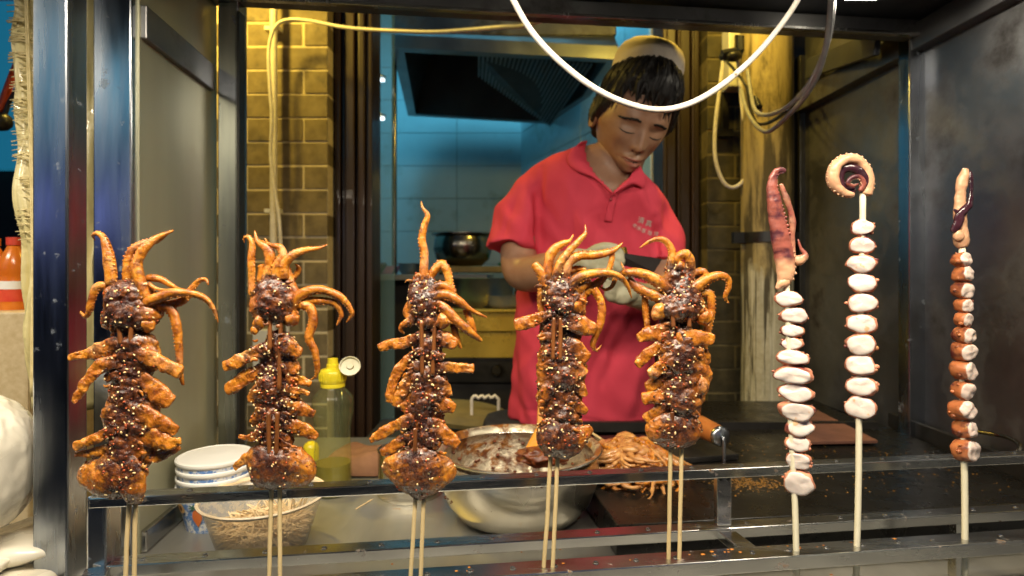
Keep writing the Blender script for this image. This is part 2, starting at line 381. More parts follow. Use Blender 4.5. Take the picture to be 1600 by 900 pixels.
def bowl_inside():
    m, nt, b = newmat('sauce_smeared_steel')
    f = mr(nt, nz(nt, 24, 7, .7, (1, 1, 1.4), 'Object', .4), .43, .54, 0, 1)
    f2 = mr(nt, nz(nt, 60, 5, .7), .4, .7, 0, 1)
    sau = mix(nt, f2, (.10, .03, .008), (.38, .15, .02))
    L(nt, mix(nt, f, (.72, .66, .50), sau), b.inputs['Base Color'])
    L(nt, mr(nt, f, 0, 1, 1, 0), b.inputs['Metallic']); b.inputs['Roughness'].default_value = .42
    bump(nt, b, f, .6, .0015)
    return m
M['bowl_in'] = bowl_inside()
def cupmat():
    m, nt, b = newmat('blue_floral_paper')
    f = mr(nt, nz(nt, 110, 6, .7), .47, .54, 0, 1)
    L(nt, mix(nt, f, (.78, .80, .82), (.12, .27, .62)), b.inputs['Base Color']); b.inputs['Roughness'].default_value = .35
    return m
M['cup'] = cupmat()

# ================================================================ SETTING
ZT = .94                                  # stall counter height
mb = MB(); mb.box((0, 10, -.05), (60, 60, .1)); struct('ground', mb, M['street'])
# wall with the doorway behind the stall: dark plaster either side, lintel above, kitchen room behind
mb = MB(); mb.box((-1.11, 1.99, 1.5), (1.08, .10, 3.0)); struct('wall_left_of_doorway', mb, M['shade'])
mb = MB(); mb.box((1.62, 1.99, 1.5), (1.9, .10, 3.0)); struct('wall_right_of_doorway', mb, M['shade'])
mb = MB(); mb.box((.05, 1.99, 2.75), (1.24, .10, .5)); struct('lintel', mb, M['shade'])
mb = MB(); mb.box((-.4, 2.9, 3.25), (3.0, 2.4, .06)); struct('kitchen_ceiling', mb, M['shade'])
def tiled_wall(name, a, b, z0, z1, tw, th, t=.012):
    """a, b: foot points; tiles face the left-hand side seen from a to b"""
    a = V(a); b = V(b); d = (b-a); Lw = d.length; d.normalize(); nrm = V((d.y, -d.x, 0)); rz = math.atan2(d.y, d.x)
    back = MB(); back.box(((a+b)/2 - nrm*.05 + V((0, 0, (z0+z1)/2 - a.z))), (Lw, .09, z1-z0), rz)
    w_ = struct(name, back, M['grout'])
    g = .0028; nx = math.ceil(Lw/tw); nzr = math.ceil((z1-z0)/th); me0 = None
    for i in range(nx):
        for j in range(nzr):
            u0 = Lw-(i+1)*tw if name == 'kitchen_back_wall' else i*tw
            u1 = u0+tw; u0 = max(0, u0); u1 = min(Lw, u1)
            if u1-u0 < .03: continue
            c = a + d*((u0+u1)/2) + nrm*(.0005+random.uniform(0, .0012)); z = z0+(j+.5)*th
            m2 = MB(); m2.box((c.x, c.y, z), (u1-u0-g, t, th-g), rz)
            emit('tile', m2, M['tile'], w_, bevel=.001)
    return w_
tiled_wall('kitchen_back_wall', (-1.55, 3.6, 0), (.06, 3.6, 0), .96, 3.2, .404, .2045)
tiled_wall('kitchen_right_wall', (.06, 3.6, 0), (.64, 2.06, 0), .96, 3.2, .404, .2045)
tiled_wall('kitchen_left_wall', (-1.15, 2.06, 0), (-1.40, 3.6, 0), 1.37, 3.2, .404, .2045)

# brick pillars
def brick_pillar(name, label, x0, x1, yf, z0, z1, joints, bm='brick', mm='mortar'):
    dpt = .17
    t = thing(name, label, 'brick pillar', ((x0+x1)/2, yf+dpt/2, 0), 'grey brick pillars beside the doorway')
    core = MB(); core.box(((x0+x1)/2, yf+.0022+dpt/2, z1/2), (x1-x0-.006, dpt, z1)); emit('mortar_core', core, M[mm], t)
    pitch = .0725; j = 0; z = z0
    while z < z1:
        xs = [x0] + [x for x in joints[j % 2] if x0+.02 < x < x1-.02] + [x1]
        for a, b in zip(xs, xs[1:]):
            g = .0065
            m2 = MB()
            h = pitch-g+random.uniform(-.001, .001)
            m2.box(((a+b)/2+random.uniform(-.001, .001), yf+dpt/2+random.uniform(-.0015, .0015), z+pitch/2), (b-a-g, dpt, h))
            emit('brick', m2, M[bm], t, bevel=.0016)
        z += pitch; j += 1
    return t
YB = 1.75
def jx(px): return (px-800)/FP*YB
brick_pillar('brick_pillar', 'grey brick pillar with pale joints behind the white conduit, left of the doorway',
             jx(300), jx(513), YB, .40, 2.62, ([jx(385), jx(474)], [jx(340), jx(428)]))
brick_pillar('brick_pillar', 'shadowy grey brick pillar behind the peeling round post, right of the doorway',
             jx(1104), jx(1262), YB, .435, 2.62, ([jx(1149), jx(1238)], [jx(1194)]), 'brick_shaded', 'mortar_shaded')

# carved dark wooden door jambs
def jamb(name, label, pxs, y0):
    x0, x1 = jx(pxs[0]), jx(pxs[-1])
    t = thing(name, label, 'door jamb', ((x0+x1)/2, y0+.06, 0), 'dark wooden door jambs')
    for i, (a, b) in enumerate(zip(pxs, pxs[1:])):
        m2 = MB(); m2.box(((jx(a)+jx(b))/2, y0+.06+(i % 2)*.012, 1.32), (jx(b)-jx(a)-.0015, .12, 2.64))
        emit('moulding', m2, M['frame_wood'], t, bevel=.004)
jamb('door_jamb', 'dark grooved wooden jamb between the left brick pillar and the glass edge', [514, 524, 531, 547, 552, 563, 574], 1.80)
jamb('door_jamb', 'dark grooved wooden jamb between the cook and the right brick pillar', [1042, 1050, 1066, 1072, 1089, 1095, 1104], 1.80)
# bright steel door post and glass leaf, inner pole
mb = MB(); mb.box(((579-800)/FP*1.9, 1.9, 1.32), (.018, .02, 2.64)); one('door_post', mb, M['post'], 'narrow bright steel post at the left edge of the kitchen doorway', 'door post', bevel=.002)
mb = MB(); mb.box(((600-800)/FP*2.05, 2.05, 1.32), (.075, .006, 2.64)); one('glass_door_leaf', mb, glassmat('door_glass', (.35, .6, .65), .04, 1.5, .25), 'folded clear glass door leaf just inside the left side of the doorway', 'glass door')
mb = MB(); mb.tube([P(616, 640, 2.4), P(616, -60, 2.4)], .011, 12); one('steel_pole', mb, M['pot'], 'thin dull steel pole standing left of the range hood', 'pole')
mb = MB(); mb.tube([P(1019, 700, 2.15), P(1019, -60, 2.15)], .008, 10); one('wall_pipe', mb, M['cable'], 'thin beige pipe on the kitchen wall right of the cook', 'pipe')
for y, n in ((122, 'upper'), (182, 'lower')):  # glowing discs stand for ceiling spots mirrored in the door glass
    p = P(591.5, y, 2.32); mb = MB(); mb.lathe((0, 0, 0), [(.0, 0), (.020, .0), (.024, -.004), (.024, -.014), (0, -.016)], 20, tilt=Matrix.Rotation(R(20), 3, 'X'))
    mb.v = [v+p for v in mb.v]
    t = thing('spot_reflection', '%s of the two small glowing discs beside the range hood, standing for mirrored ceiling spots' % n, 'glint', p, 'mirrored kitchen spots')
    emit('lamp_glass', mb, M['spot_mirrored'], t)  # glowing disc of a mirrored spot, no lamp stands here
    m2 = MB(); m2.lathe(p, [(.025, -.002), (.029, -.002), (.029, .006), (.025, .006), (.025, -.002)], 20); m2.bar(p+V((-.003, 0, .006)), p+V((-.06, .03, .01)), .008, .006); emit('housing', m2, M['post'], t)

# range hood
hz = 2.17
C4 = [V((-.46, 2.2, hz)), V((.405, 2.2, hz-.045)), V((.36, 2.66, hz-.045)), V((.20, 3.2, hz-.03)), V((-.578, 3.2, hz+.015))]
t = thing('range_hood', 'big steel range hood with dark greasy underside hanging from the kitchen ceiling', 'range hood', (-.1, 2.7, hz))
cen = sum(C4, V((0, 0, 0)))/5
mb = MB()
for i in range(5):
    a, b = C4[i], C4[(i+1) % 5]; inn = lambda p, k: p+(cen-p)*k
    a2 = inn(a, .09); b2 = inn(b, .09)
    up = V((0, 0, .05))
    mb.add([a, b, b2, a2, a+up, b+up, b2+up, a2+up], [(0, 3, 2, 1), (4, 5, 6, 7), (0, 1, 5, 4), (3, 7, 6, 2), (0, 4, 7, 3), (1, 2, 6, 5)])
emit('rim', mb, M['hood'], t)
mb = MB(); top = [p+(cen-p)*.25+V((0, 0, .42)) for p in C4]; mb.add([p+V((0, 0, .05)) for p in C4]+top, [(i, (i+1) % 5, (i+1) % 5+5, i+5) for i in range(5)]+[(9, 8, 7, 6, 5)])
emit('canopy', mb, M['hood'], t)
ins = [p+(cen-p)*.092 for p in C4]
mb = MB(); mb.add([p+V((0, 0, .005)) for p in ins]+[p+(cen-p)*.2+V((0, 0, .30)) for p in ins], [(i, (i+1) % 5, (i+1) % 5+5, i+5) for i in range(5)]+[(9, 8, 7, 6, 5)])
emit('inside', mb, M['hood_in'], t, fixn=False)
# sloping ribbed filter
fa, fb, fc, fd = P(748, 84, 2.32), P(925, 97, 2.36), P(858, 196, 3.05), P(748, 118, 2.62)
mb = MB(); mb.prism([fa, fb, fc, fd], (0, 0, .012)); flt = emit('filter', mb, M['hood_in'], t)
mb = MB()
for i in range(26):
    k = i/25; a = fa.lerp(fb, k); b = fd.lerp(fc, k) if k > .0 else fd
    mb.bar(a+V((0, 0, -.006)), b+V((0, 0, -.006)), .006, .006)
o = emit('filter_ribs', mb, M['hood'], flt); o['kind'] = 'stuff'
# duct casing above hood
mb = MB(); mb.box((-.03, 2.245, 2.72), (.86, .08, 1.0)); emit('duct_casing', mb, M['smoky'], t, bevel=.004)

# kitchen work surfaces
t = thing('kitchen_counter', 'cool grey slab counter on a dark base at the left of the kitchen', 'counter', (-.75, 2.55, 0))
mb = MB(); mb.box((-.62, 2.56, 1.292), (1.05, .72, .022)); emit('top_slab', mb, M['slab'], t, bevel=.002)
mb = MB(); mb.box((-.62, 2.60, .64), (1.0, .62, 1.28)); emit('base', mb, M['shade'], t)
zs = 1.303
def dish(name, label, cat, px, w, h, Y, m, zb, prof=None):
    x = (px-800)/FP*Y; r = w/2/FP*Y
    mb = MB(); prof = prof or [(.0, 0), (.72, 0), (.95, .35), (1, .95), (1.04, 1), (.97, 1), (.92, .4), (.68, .06), (0, .06)]
    mb.lathe((x, Y, zb), [(a*r, b*h) for a, b in prof], 36); return one(name, mb, m, label, cat)
dish('steel_bowl', 'small dull steel bowl on the kitchen counter right of the pink lid', 'bowl', 641, 36, .045, 2.36, M['hood'], zs)
dish('plastic_box', 'pink plastic tub on the kitchen counter behind the dark bag', 'tub', 606, 34, .035, 2.42, M['pink'], zs)
mb = MB(); mb.ball(P(590, 420, 2.27)+V((0, 0, .006)), .042, 3, 1, .8, .62)
for i, v in enumerate(mb.v): mb.v[i] = v+mn.noise_vector(v*30)*.012
lo = min(v.z for v in mb.v); mb.v = [v+V((0, 0, zs-lo)) for v in mb.v]
one('dark_bag', mb, M['black'], 'crumpled black bag at the left end of the kitchen counter', 'bag', smooth='full')
# stove with raised shelf
Ys = 2.12; zb = ZC-(425-HY)/FP*Ys
t = thing('stove', 'stainless stove with round knob and yellowish front behind the cook', 'stove', P(760, 600, Ys+.2)*1)
xa, xb = (676-800)/FP*Ys, (842-800)/FP*Ys
def sbox(name, y0, y1, dep, m, dy=0, x0=xa, x1=xb, bv=.003):
    z1 = ZC-(y0-HY)/FP*Ys; z0 = ZC-(y1-HY)/FP*Ys
    m2 = MB(); m2.box(((x0+x1)/2, Ys+dy+dep/2, (z0+z1)/2), (x1-x0, dep, z1-z0)); return emit(name, m2, m, t, bevel=bv)
sbox('front_panel', 489, 518, .40, M['yellow_lit_steel'])
sbox('top_edge', 483.5, 488, .44, M['yellow_lit_steel'], -.012)
sbox('lower_panel', 519.5, 560, .38, M['yellow_lit_steel'], .01)
sbox('control_strip', 561, 600, .40, M['dark'], .02)
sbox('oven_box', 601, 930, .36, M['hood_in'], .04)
kb = P(776, 578, Ys); mb = MB(); mb.lathe(kb, [(0, -.03), (.018, -.03), (.022, -.02), (.022, 0), (.016, .02), (0, .02)], 20, tilt=Matrix.Rotation(R(90), 3, 'X')); emit('knob', mb, M['pot'], t)
# shelf plank on two brackets over the stove
z1 = ZC-(416-HY)/FP*2.2
mb = MB(); mb.box(((745-800)/FP*2.2, 2.32, z1-.012), (.32, .28, .024)); sh = thing('shelf', 'narrow wooden shelf over the stove carrying the dark pot', 'shelf', V(((745-800)/FP*2.2, 2.32, z1-.024))); emit('plank', mb, M['lidwood'], sh, bevel=.003)
zt = ZC-(483.5-HY)/FP*Ys
for xx in (-.29, .018):
    mb = MB(); mb.box((xx, 2.36, (z1-.024+zt)/2), (.014, .03, z1-.024-zt)); emit('bracket', mb, M['dark'], sh)
t = thing('cooking_pot', 'round dark steel cooking pot with flared rim on the shelf', 'pot', ((724-800)/FP*2.3, 2.3, z1))
mb = MB(); rr = 46/FP*2.3
mb.lathe(((723-800)/FP*2.3, 2.3, z1), [(0, 0), (rr*.62, 0), (rr*.9, .03), (rr*1.0, .07), (rr*.97, .105), (rr*.93, .118), (rr*1.06, .127), (rr*1.06, .130), (rr*.90, .121), (rr*.9, .07), (rr*.6, .01), (0, .01)], 44); emit('body', mb, M['pot'], t)
dish('basin', 'wide grey enamel basin under the shelf above the stove', 'basin', 752, 104, .115, 2.28, M['hood'], zt)
dish('towel_bowl', 'shallow pale dish with dark cloth standing on the stove behind the arm', 'dish', 790, 62, .05, 2.2, M['slab'], zt)
mb = MB(); mb.ball(P(795, 408, 2.36), .035, 3, 1.3, 1, .35); lo = min(v.z for v in mb.v); mb.v = [v+V((0, 0, z1-lo)) for v in mb.v]
one('green_sponge', mb, M['green'], 'green sponge on the shelf right of the dark pot', 'sponge', smooth='full')
# wok lid leaning low in front of the stove with wavy handle
t = thing('wok_lid', 'olive wooden wok lid with a pale scalloped handle lying behind the steel mixing bowl', 'wok lid', P(740, 650, 1.62))
mb = MB(); mb.lathe(P(726, 645, 1.62), [(0, -.012), (.13, -.012), (.135, 0), (.12, .010), (.04, .016), (0, .017)], 48, tilt=Matrix.Rotation(R(6), 3, 'Y')); emit('disc', mb, M['lidwood'], t)
pts = []
for i in range(22):
    k = i/21
    x = 737+42*min(1, max(0, (k-.18)/.62)); y = 648-28*min(1, k/.18) if k < .18 else (620+2.2*math.sin(k*42) if k < .8 else 622+30*(k-.8)/.2)
    pts.append(P(x, y, 1.55))
mb = MB(); mb.wire(pts, .0045, 8, .01); emit('handle', mb, M['cable'], t)
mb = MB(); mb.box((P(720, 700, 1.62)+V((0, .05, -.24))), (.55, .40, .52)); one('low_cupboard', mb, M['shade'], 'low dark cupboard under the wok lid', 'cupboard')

# conduit, wall cable on the left pillar
mb = MB(); mb.tube([P(427.5, 690, 1.71), P(427.5, -80, 1.71)], .0105, 16)
cp = thing('conduit', 'vertical white conduit pipe in front of the left brick pillar', 'conduit', P(427.5, 690, 1.71)); emit('pipe', mb, M['cable'], cp)
mb = MB()
for y in (46, 330):
    mb = MB(); mb.box(P(427.5, y, 1.735), (.045, .028, .012)); emit('clip', mb, M['white'], cp)
mb = MB(); mb.wire([P(870, 30, 1.10), P(845, 32, 1.12), P(815, 41, 1.16), P(785, 42, 1.2), P(740, 46, 1.28), P(680, 50, 1.36), P(610, 48, 1.45), P(540, 43, 1.56), P(480, 32, 1.65), P(445, 32, 1.67), P(428, 46, 1.67), P(420, 80, 1.67), P(422, 140, 1.67), P(425, 185, 1.675), P(423, 240, 1.68), P(428, 290, 1.68), P(436, 340, 1.68), P(440, 400, 1.68), P(447, 440, 1.685), P(450, 520, 1.69)], .0052, 10, .012)
one('extension_cable', mb, M['cable'], 'thin pale cable tied to the conduit and running right under the stall roof', 'cable', smooth='full')
mb = MB(); mb.box(P(417, 548, 1.735), (.075, .03, .13)); t = thing('wall_socket', 'white wall socket box at the foot of the conduit behind the second squid skewer', 'socket', P(417, 548, 1.735)); emit('box', mb, M['white'], t, bevel=.004)

# peeling round post on the right with black band
t = thing('round_post', 'thick round post with peeling ochre paint and a black clamp band', 'post', P(1198, 692, 1.55))
mb = MB(); ct = P(1198, 692, 1.60); pr = 38/FP*1.6
mb.lathe((ct.x, 1.6, 0), [(pr*1.02, 0), (pr, .8), (pr, 1.3), (pr*1.01, 1.9), (pr*1.02, 2.7)], 40)
o = emit('shaft', mb, M['ochre'], t)
mb = MB(); zb_ = ZC-(370-HY)/FP*1.55; mb.lathe((ct.x, 1.6, zb_), [(pr*.99, -.014), (pr*1.07, -.014), (pr*1.07, .014), (pr*.99, .014)], 40); mb.box((ct.x-pr*1.2, 1.59, zb_), (.035, .02, .03)); mb.box((ct.x+pr*1.2, 1.59, zb_), (.035, .02, .03)); emit('clamp_band', mb, M['black'], t)
# lighter strip of bare wood where the paint has come off
mb = MB()
rnd = random.Random(3)
for i in range(44):
    a = R(rnd.uniform(195, 330)); zz0 = ZC-(690-HY)/FP*1.56+rnd.uniform(0, .12); zz1 = zz0+rnd.uniform(.12, .42)
    c = V((ct.x+pr*1.004*math.cos(a), 1.6+pr*1.004*math.sin(a), 0)); wv = V((-math.sin(a), math.cos(a), 0))*rnd.uniform(.0012, .0045)
    n_ = 8; vs = []
    for j in range(n_+1):
        z = zz0+(zz1-zz0)*j/n_; ww = wv*(.4+.8*math.sin(math.pi*j/n_))+V((mn.noise(V((a*9, z*30, 0)))*.002, 0, 0))
        out = V((math.cos(a), math.sin(a), 0))*.0012
        vs += [c-ww+out+V((0, 0, z)), c+ww+out+V((0, 0, z))]
    mb.add(vs, [(2*j, 2*j+1, 2*j+3, 2*j+2) for j in range(n_)])
o = emit('paint_flakes', mb, mat('bare_pale_paint', (.60, .56, .40), (.45, .40, .26), 60, .7, .1), t); o['kind'] = 'stuff'

# meter box, plugs and cables on right
t = thing('meter_box', 'tall pale electrical box on the bricks behind the dangling cables', 'electrical box', P(1153, 138, 1.68))
mb = MB(); a = P(1137, 40, 1.68); b = P(1168, 137, 1.68); mb.box(((a.x+b.x)/2, 1.70, (a.z+b.z)/2), (b.x-a.x, .06, a.z-b.z)); emit('case', mb, M['white'], t, bevel=.004)
mb = MB(); mb.box(((a.x+b.x)/2, 1.664, (a.z+b.z)/2+.03), (.03, .008, .05)); emit('window', mb, M['pot'], t)
mb = MB(); mb.wire([P(1130, 95, 1.60), P(1123, 150, 1.6), P(1117, 205, 1.6), P(1118, 250, 1.6), P(1130, 284, 1.6), P(1145, 293, 1.6), P(1160, 284, 1.6), P(1170, 262, 1.6), P(1168, 225, 1.6), P(1160, 170, 1.6), P(1156, 120, 1.6), P(1152, 88, 1.6)], .0055, 10, .012)
one('loop_cable', mb, M['cable'], 'beige cable hanging in a long loop below the black plugs', 'cable', smooth='full')
mb = MB(); mb.ball(P(1133, 88, 1.60), .017, 2, 1, 1, .8); mb.ball(P(1146, 88, 1.59), .019, 2, 1.2, 1, .8); mb.tube([P(1128, 84, 1.59), P(1150, 80, 1.59)], .011, 10); mb.tube([P(1158, 58, 1.6), P(1159, 80, 1.6)], .013, 10)
one('black_plug', mb, M['black'], 'cluster of black plugs where the beige loop cable hangs', 'plug')
mb = MB(); mb.wire([P(1166, 40, 1.60), P(1170, 70, 1.59), P(1173, 110, 1.58), P(1178, 145, 1.57), P(1186, 168, 1.54)], .009, 10, .012); one('thick_black_cable', mb, M['black'], 'thick black cable hanging in front of the round post', 'cable', smooth='full')
mb = MB(); mb.wire([P(1136, 96, 1.59), P(1150, 112, 1.58), P(1166, 135, 1.56), P(1172, 165, 1.5), P(1180, 190, 1.4), P(1193, 194, 1.3), P(1212, 186, 1.22), P(1230, 172, 1.15)], .004, 8, .012); one('thin_black_cable', mb, M['black'], 'thin black cable sagging from the plugs beside the grey cables', 'cable', smooth='full')
mb = MB(); mb.wire([P(1302, -10, .92), P(1300, 25, .93), P(1294, 60, .95), P(1283, 95, .98), P(1268, 125, 1.02), P(1247, 152, 1.08), P(1222, 172, 1.16), P(1196, 180, 1.25), P(1180, 172, 1.34), P(1174, 150, 1.44), P(1168, 110, 1.5)], .0046, 10, .012); one('grey_cable', mb, M['gcable'], 'upper of the two grey cables drooping from the stall roof to the round post', 'cable', smooth='full')
mb = MB(); mb.wire([P(1299, -10, .90), P(1297, 25, .91), P(1292, 65, .93), P(1280, 110, .97), P(1262, 145, 1.02), P(1240, 172, 1.08), P(1215, 196, 1.16), P(1197, 206, 1.22), P(1180, 194, 1.3), P(1166, 170, 1.42), P(1158, 140, 1.5)], .0046, 10, .012); one('grey_cable', mb, M['gcable'], 'lower of the two grey cables drooping from the stall roof to the round post', 'cable', smooth='full')
mb = MB(); mb.wire([P(780, -50, .62), P(800, -4, .62), P(830, 48, .62), P(870, 92, .62), P(920, 132, .62), P(970, 158, .625), P(1025, 171.5, .63), P(1075, 163, .64), P(1125, 135, .65), P(1175, 92, .67), P(1215, 46, .68), P(1245, 2, .69), P(1262, -40, .70)], .0034, 12, .01)
one('white_cable', mb, M['cable'], 'thick white cable hanging in a wide arc across the cook from the stall roof', 'cable', smooth='full')
mb = MB(); a = P(1124, 210, 1.735); mb.box(P(1132, 175, 1.735), (.018, .02, .16)); mb.box(P(1132, 209, 1.73), (.045, .025, .02)); one('iron_bracket', mb, M['dark'], 'black iron bracket on the bricks inside the cable loop', 'bracket')

# ---- left outside the stall
t = thing('street_sign', 'blue backlit panel glowing at the far left edge', 'light box', (-2.55, 2.6, 0))
mb = MB(); mb.box((-2.62, 2.6, 2.15), (1.0, .05, .75)); emit('lit_face', mb, M['bluesign'], t)
mb = MB(); mb.box((-2.62, 2.66, .9), (1.1, .06, 1.8)); emit('stand', mb, M['shade'], t)
mb = MB(); mb.wire([P(-30, 190, 1.3), P(0, 172, 1.3), P(8, 150, 1.3), P(20, 118, 1.3)], .008, 8, .01); mb.tube([P(20, 118, 1.3), P(45, 60, 1.3)], .008, 8)
one('red_wire', mb, mat('orange_red_wire', (.7, .09, .02), None, 30, .5), 'orange red wire crossing the blue glow at the left edge', 'wire', smooth='full')
mb = MB(); mb.wire([P(-30, 205, 1.3), P(2, 188, 1.3), P(14, 160, 1.3), P(26, 140, 1.3)], .005, 8, .01); mb.ball(P(2, 190, 1.3), .022, 2); one('black_wire', mb, M['black'], 'black wire with a knot below the orange red wire', 'wire', smooth='full')
# unseen shop front behind the viewer, glowing panels added for reflections in the posts
t = thing('unseen_shop_front', 'unseen dark shop front across the street with teal, lilac and cream glowing panels added for reflections', 'shop', (-1.5, -4.2, 0))
mb = MB(); mb.box((-1.5, -4.3, 2.6), (16, .3, 5.2)); emit('wall', mb, M['shade'], t)
mb = MB(); mb.box((-4.6, -4.1, 3.25), (6.0, .08, 1.15)); emit('glow_panel', mb, M['added_glow'], t)
for x in (-7.0, -5.6, -4.2, -2.8, 1.2, 2.6):
    mb = MB(); mb.box((x, -4.12, 1.95), (1.15, .05, .42)); emit('window', mb, M['added_glow2'], t)  # added glow for the posts to mirror
for x in (4.5,):
    mb = MB(); mb.box((x, -4.12, 1.4), (1.3, .05, 2.6)); emit('cream_glow_panel', mb, M['added_glow3'], t)  # added glow that brightens the right rear post
# netting: vertical film with straw fibres wrapped round it
t = thing('film_curtain', 'yellowed plastic film with straw threads hanging outside the left stall post', 'plastic sheet', P(60, 620, .80))
nx_, nz_ = 26, 60; vs = []
for j in range(nz_+1):
    for i in range(nx_+1):
        y = -60+j/nz_*700; x0 = 15+max(0, (y))*.045; x = x0+(150-x0)*i/nx_
        p = P(x, y, .80); vs.append(p+V((0, mn.noise(V((i*.35, j*.11, 3)))*.02+.006*math.sin(i*1.3), 0)))
fs = [(j*(nx_+1)+i, j*(nx_+1)+i+1, (j+1)*(nx_+1)+i+1, (j+1)*(nx_+1)+i) for j in range(nz_) for i in range(nx_)]
mb = MB(); mb.add(vs, fs); o = emit('film', mb, M['film'], t, smooth='full'); md = o.modifiers.new('t', 'SOLIDIFY'); md.thickness = .002
mb = MB(); rnd = random.Random(4)
for i in range(90):
    y = rnd.uniform(-40, 380); x0 = 13+y*.045; x1 = x0+rnd.uniform(20, 46); dy = rnd.uniform(-7, 5)
    mb.wire([P(x0-rnd.uniform(0, 5), y, .795), P((x0+x1)/2, y+dy/2-2, .785), P(x1, y+dy, .79)], .0007, 5, .02)
for x in (38, 41, 52): mb.wire([P(x, -50, .785), P(x+8, 200, .785), P(x+12, 420, .785), P(x+10, 620, .785)], .0013, 5, .03)
o = emit('straw_threads', mb, M['fiber'], t, smooth='full'); o['kind'] = 'stuff'
# drink bottles on a side counter
mb = MB(); a = P(-120, 482, 1.0); b = P(52, 640, .92); mb.box(((a.x+b.x)/2-.05, 1.03, (a.z+.1)/2), (b.x-a.x+.1, .24, a.z-.1)); one('side_counter', mb, M['terrazzo'], 'beige terrazzo block left of the stall carrying the drink bottles', 'block', bevel=.004)
zc_ = a.z
def drink(px, Y, label, cap):
    x = (px-800)/FP*Y; t = thing('drink_bottle', label, 'bottle', (x, Y, zc_), 'orange drink bottles')
    mb = MB(); mb.lathe((x, Y, zc_), [(0, 0), (.020, 0), (.022, .006), (.022, .05), (.0205, .055), (.022, .06), (.021, .08), (.012, .102), (.009, .108), (0, .108)], 24); emit('body', mb, M['orangedrink'], t)
    mb = MB(); mb.lathe((x, Y, zc_), [(.0226, .014), (.0226, .034), (.0222, .034), (.0222, .014)], 24, caps=False); emit('label_red', mb, M['redlabel'], t)
    mb = MB(); mb.lathe((x, Y, zc_), [(.0226, .0345), (.0226, .048), (.0222, .048), (.0222, .0345)], 24, caps=False); emit('label_white', mb, M['paper'], t)
    mb = MB(); mb.lathe((x, Y, zc_+.108), [(.0, 0), (.0115, 0), (.0115, .013), (0, .014)], 20); emit('cap', mb, cap, t)
drink(23, .97, 'orange drink bottle with red label and red cap beside the film curtain', M['redlabel'])
drink(-12, .985, 'orange drink bottle cut by the left edge of the photo, orange cap', M['orangedrink'])
# bagged buns on a steel plate
t = thing('steel_tray', 'round steel tray edge under the bagged white buns at bottom left', 'tray', (-.62, .66, .925))
mb = MB(); mb.lathe((-.63, .64, .93), [(0, 0), (.13, 0), (.165, .022), (.168, .024), (.162, .026), (.128, .004), (0, .004)], 56); emit('tray', mb, M['bowl'], t)
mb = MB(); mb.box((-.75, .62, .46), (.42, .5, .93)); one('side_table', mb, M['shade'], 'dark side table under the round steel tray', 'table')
rnd = random.Random(9)
spots = [(-.550, .585, 0), (-.515, .66, 0), (-.64, .55, 0), (-.60, .66, 1), (-.548, .60, 1), (-.585, .60, 2), (-.545, .66, 2)]
words = ['lowest front', 'lowest right', 'lowest left', 'second layer rear', 'second layer front', 'third layer front', 'third layer right']
for (x, y, l), wd in zip(spots, words):
    mb = MB(); mb.ball((0, 0, 0), 1, 4)
    for i, v in enumerate(mb.v):
        q = V((v.x*.060, v.y*.060, v.z*.0135)); q += mn.noise_vector(V((v.x*2+x*40, v.y*2+l, v.z)))*.006; mb.v[i] = q+V((x, y, .952+l*.023))
    one('bagged_bun', mb, M['bag'], '%s white bun under clear film in the pile at bottom left' % wd, 'bun', 'white buns piled on the tray', smooth='full')

mb = MB(); mb.ball((0, 0, 0), 1, 6)
for i, v in enumerate(mb.v):
    rdg = abs(mn.noise(V((v.x*3.1, v.y*3.1, v.z*2.2))))+.5*abs(mn.noise(V((v.x*7.7, v.y*7.7, v.z*6))))
    q = V((v.x*.078, v.y*.075, (abs(v.z)**.8*math.copysign(1, v.z))*.082))*(1.02-.045*rdg); mb.v[i] = q+V((-.605, .62, 1.092))
one('film_bag', mb, M['bag'], 'crinkled clear-film bag of white buns on top of the pile at bottom left', 'plastic bag', smooth='full')

# ================================================================ STALL
def U(px, Y0): return Y0/(1-.13*(px-800)/FP)         # depth of a line running along the stall front at photo column px
stall = thing('food_stall', 'stainless street food stall frame with posts, side panels, roof and counter', 'food stall', (.1, .7, 0))
def spost(px0, px1, Y, dep, name='post', m=None, z0=.0, z1=1.79):
    x0, x1 = (px0-800)/FP*Y, (px1-800)/FP*Y
    m2 = MB(); m2.box(((x0+x1)/2, Y+dep/2, (z0+z1)/2), (x1-x0, dep, z1-z0)); return emit(name, m2, m or M['post'], stall, bevel=.0022)
spost(50, 105, .62, .030); spost(145, 205, .73, .034)
spost(340, 372, .96, .034); spost(1421, 1454, 1.128, .034)
# black strip put in for the shade of the gap beside the rear left post
mb = MB(); mb.box(((375-800)/FP*.97, .97, .87), (.007, .02, 1.74)); emit('gap_shade_strip', mb, M['black'], stall)
# left side panel and its upper rail
a = V((-.476, .742, 0)); b = V((-.501, .985, 0)); d = (b-a); rz = math.atan2(d.y, d.x)
mb = MB(); mb.box(((a+b)/2+V((-.006, 0, 1.36))), (d.length, .004, .85), rz); emit('side_panel', mb, M['panel'], stall)
mb = MB(); mb.box(((a+b)/2+V((-.002, -.012, 1.628))), (d.length-.03, .014, .044), rz); emit('side_rail', mb, M['smoky'], stall, bevel=.002)
mb = MB(); mb.box(((a+b)/2+V((-.002, -.012, .955))), (d.length-.03, .014, .028), rz); emit('side_rail', mb, M['steel'], stall, bevel=.002)
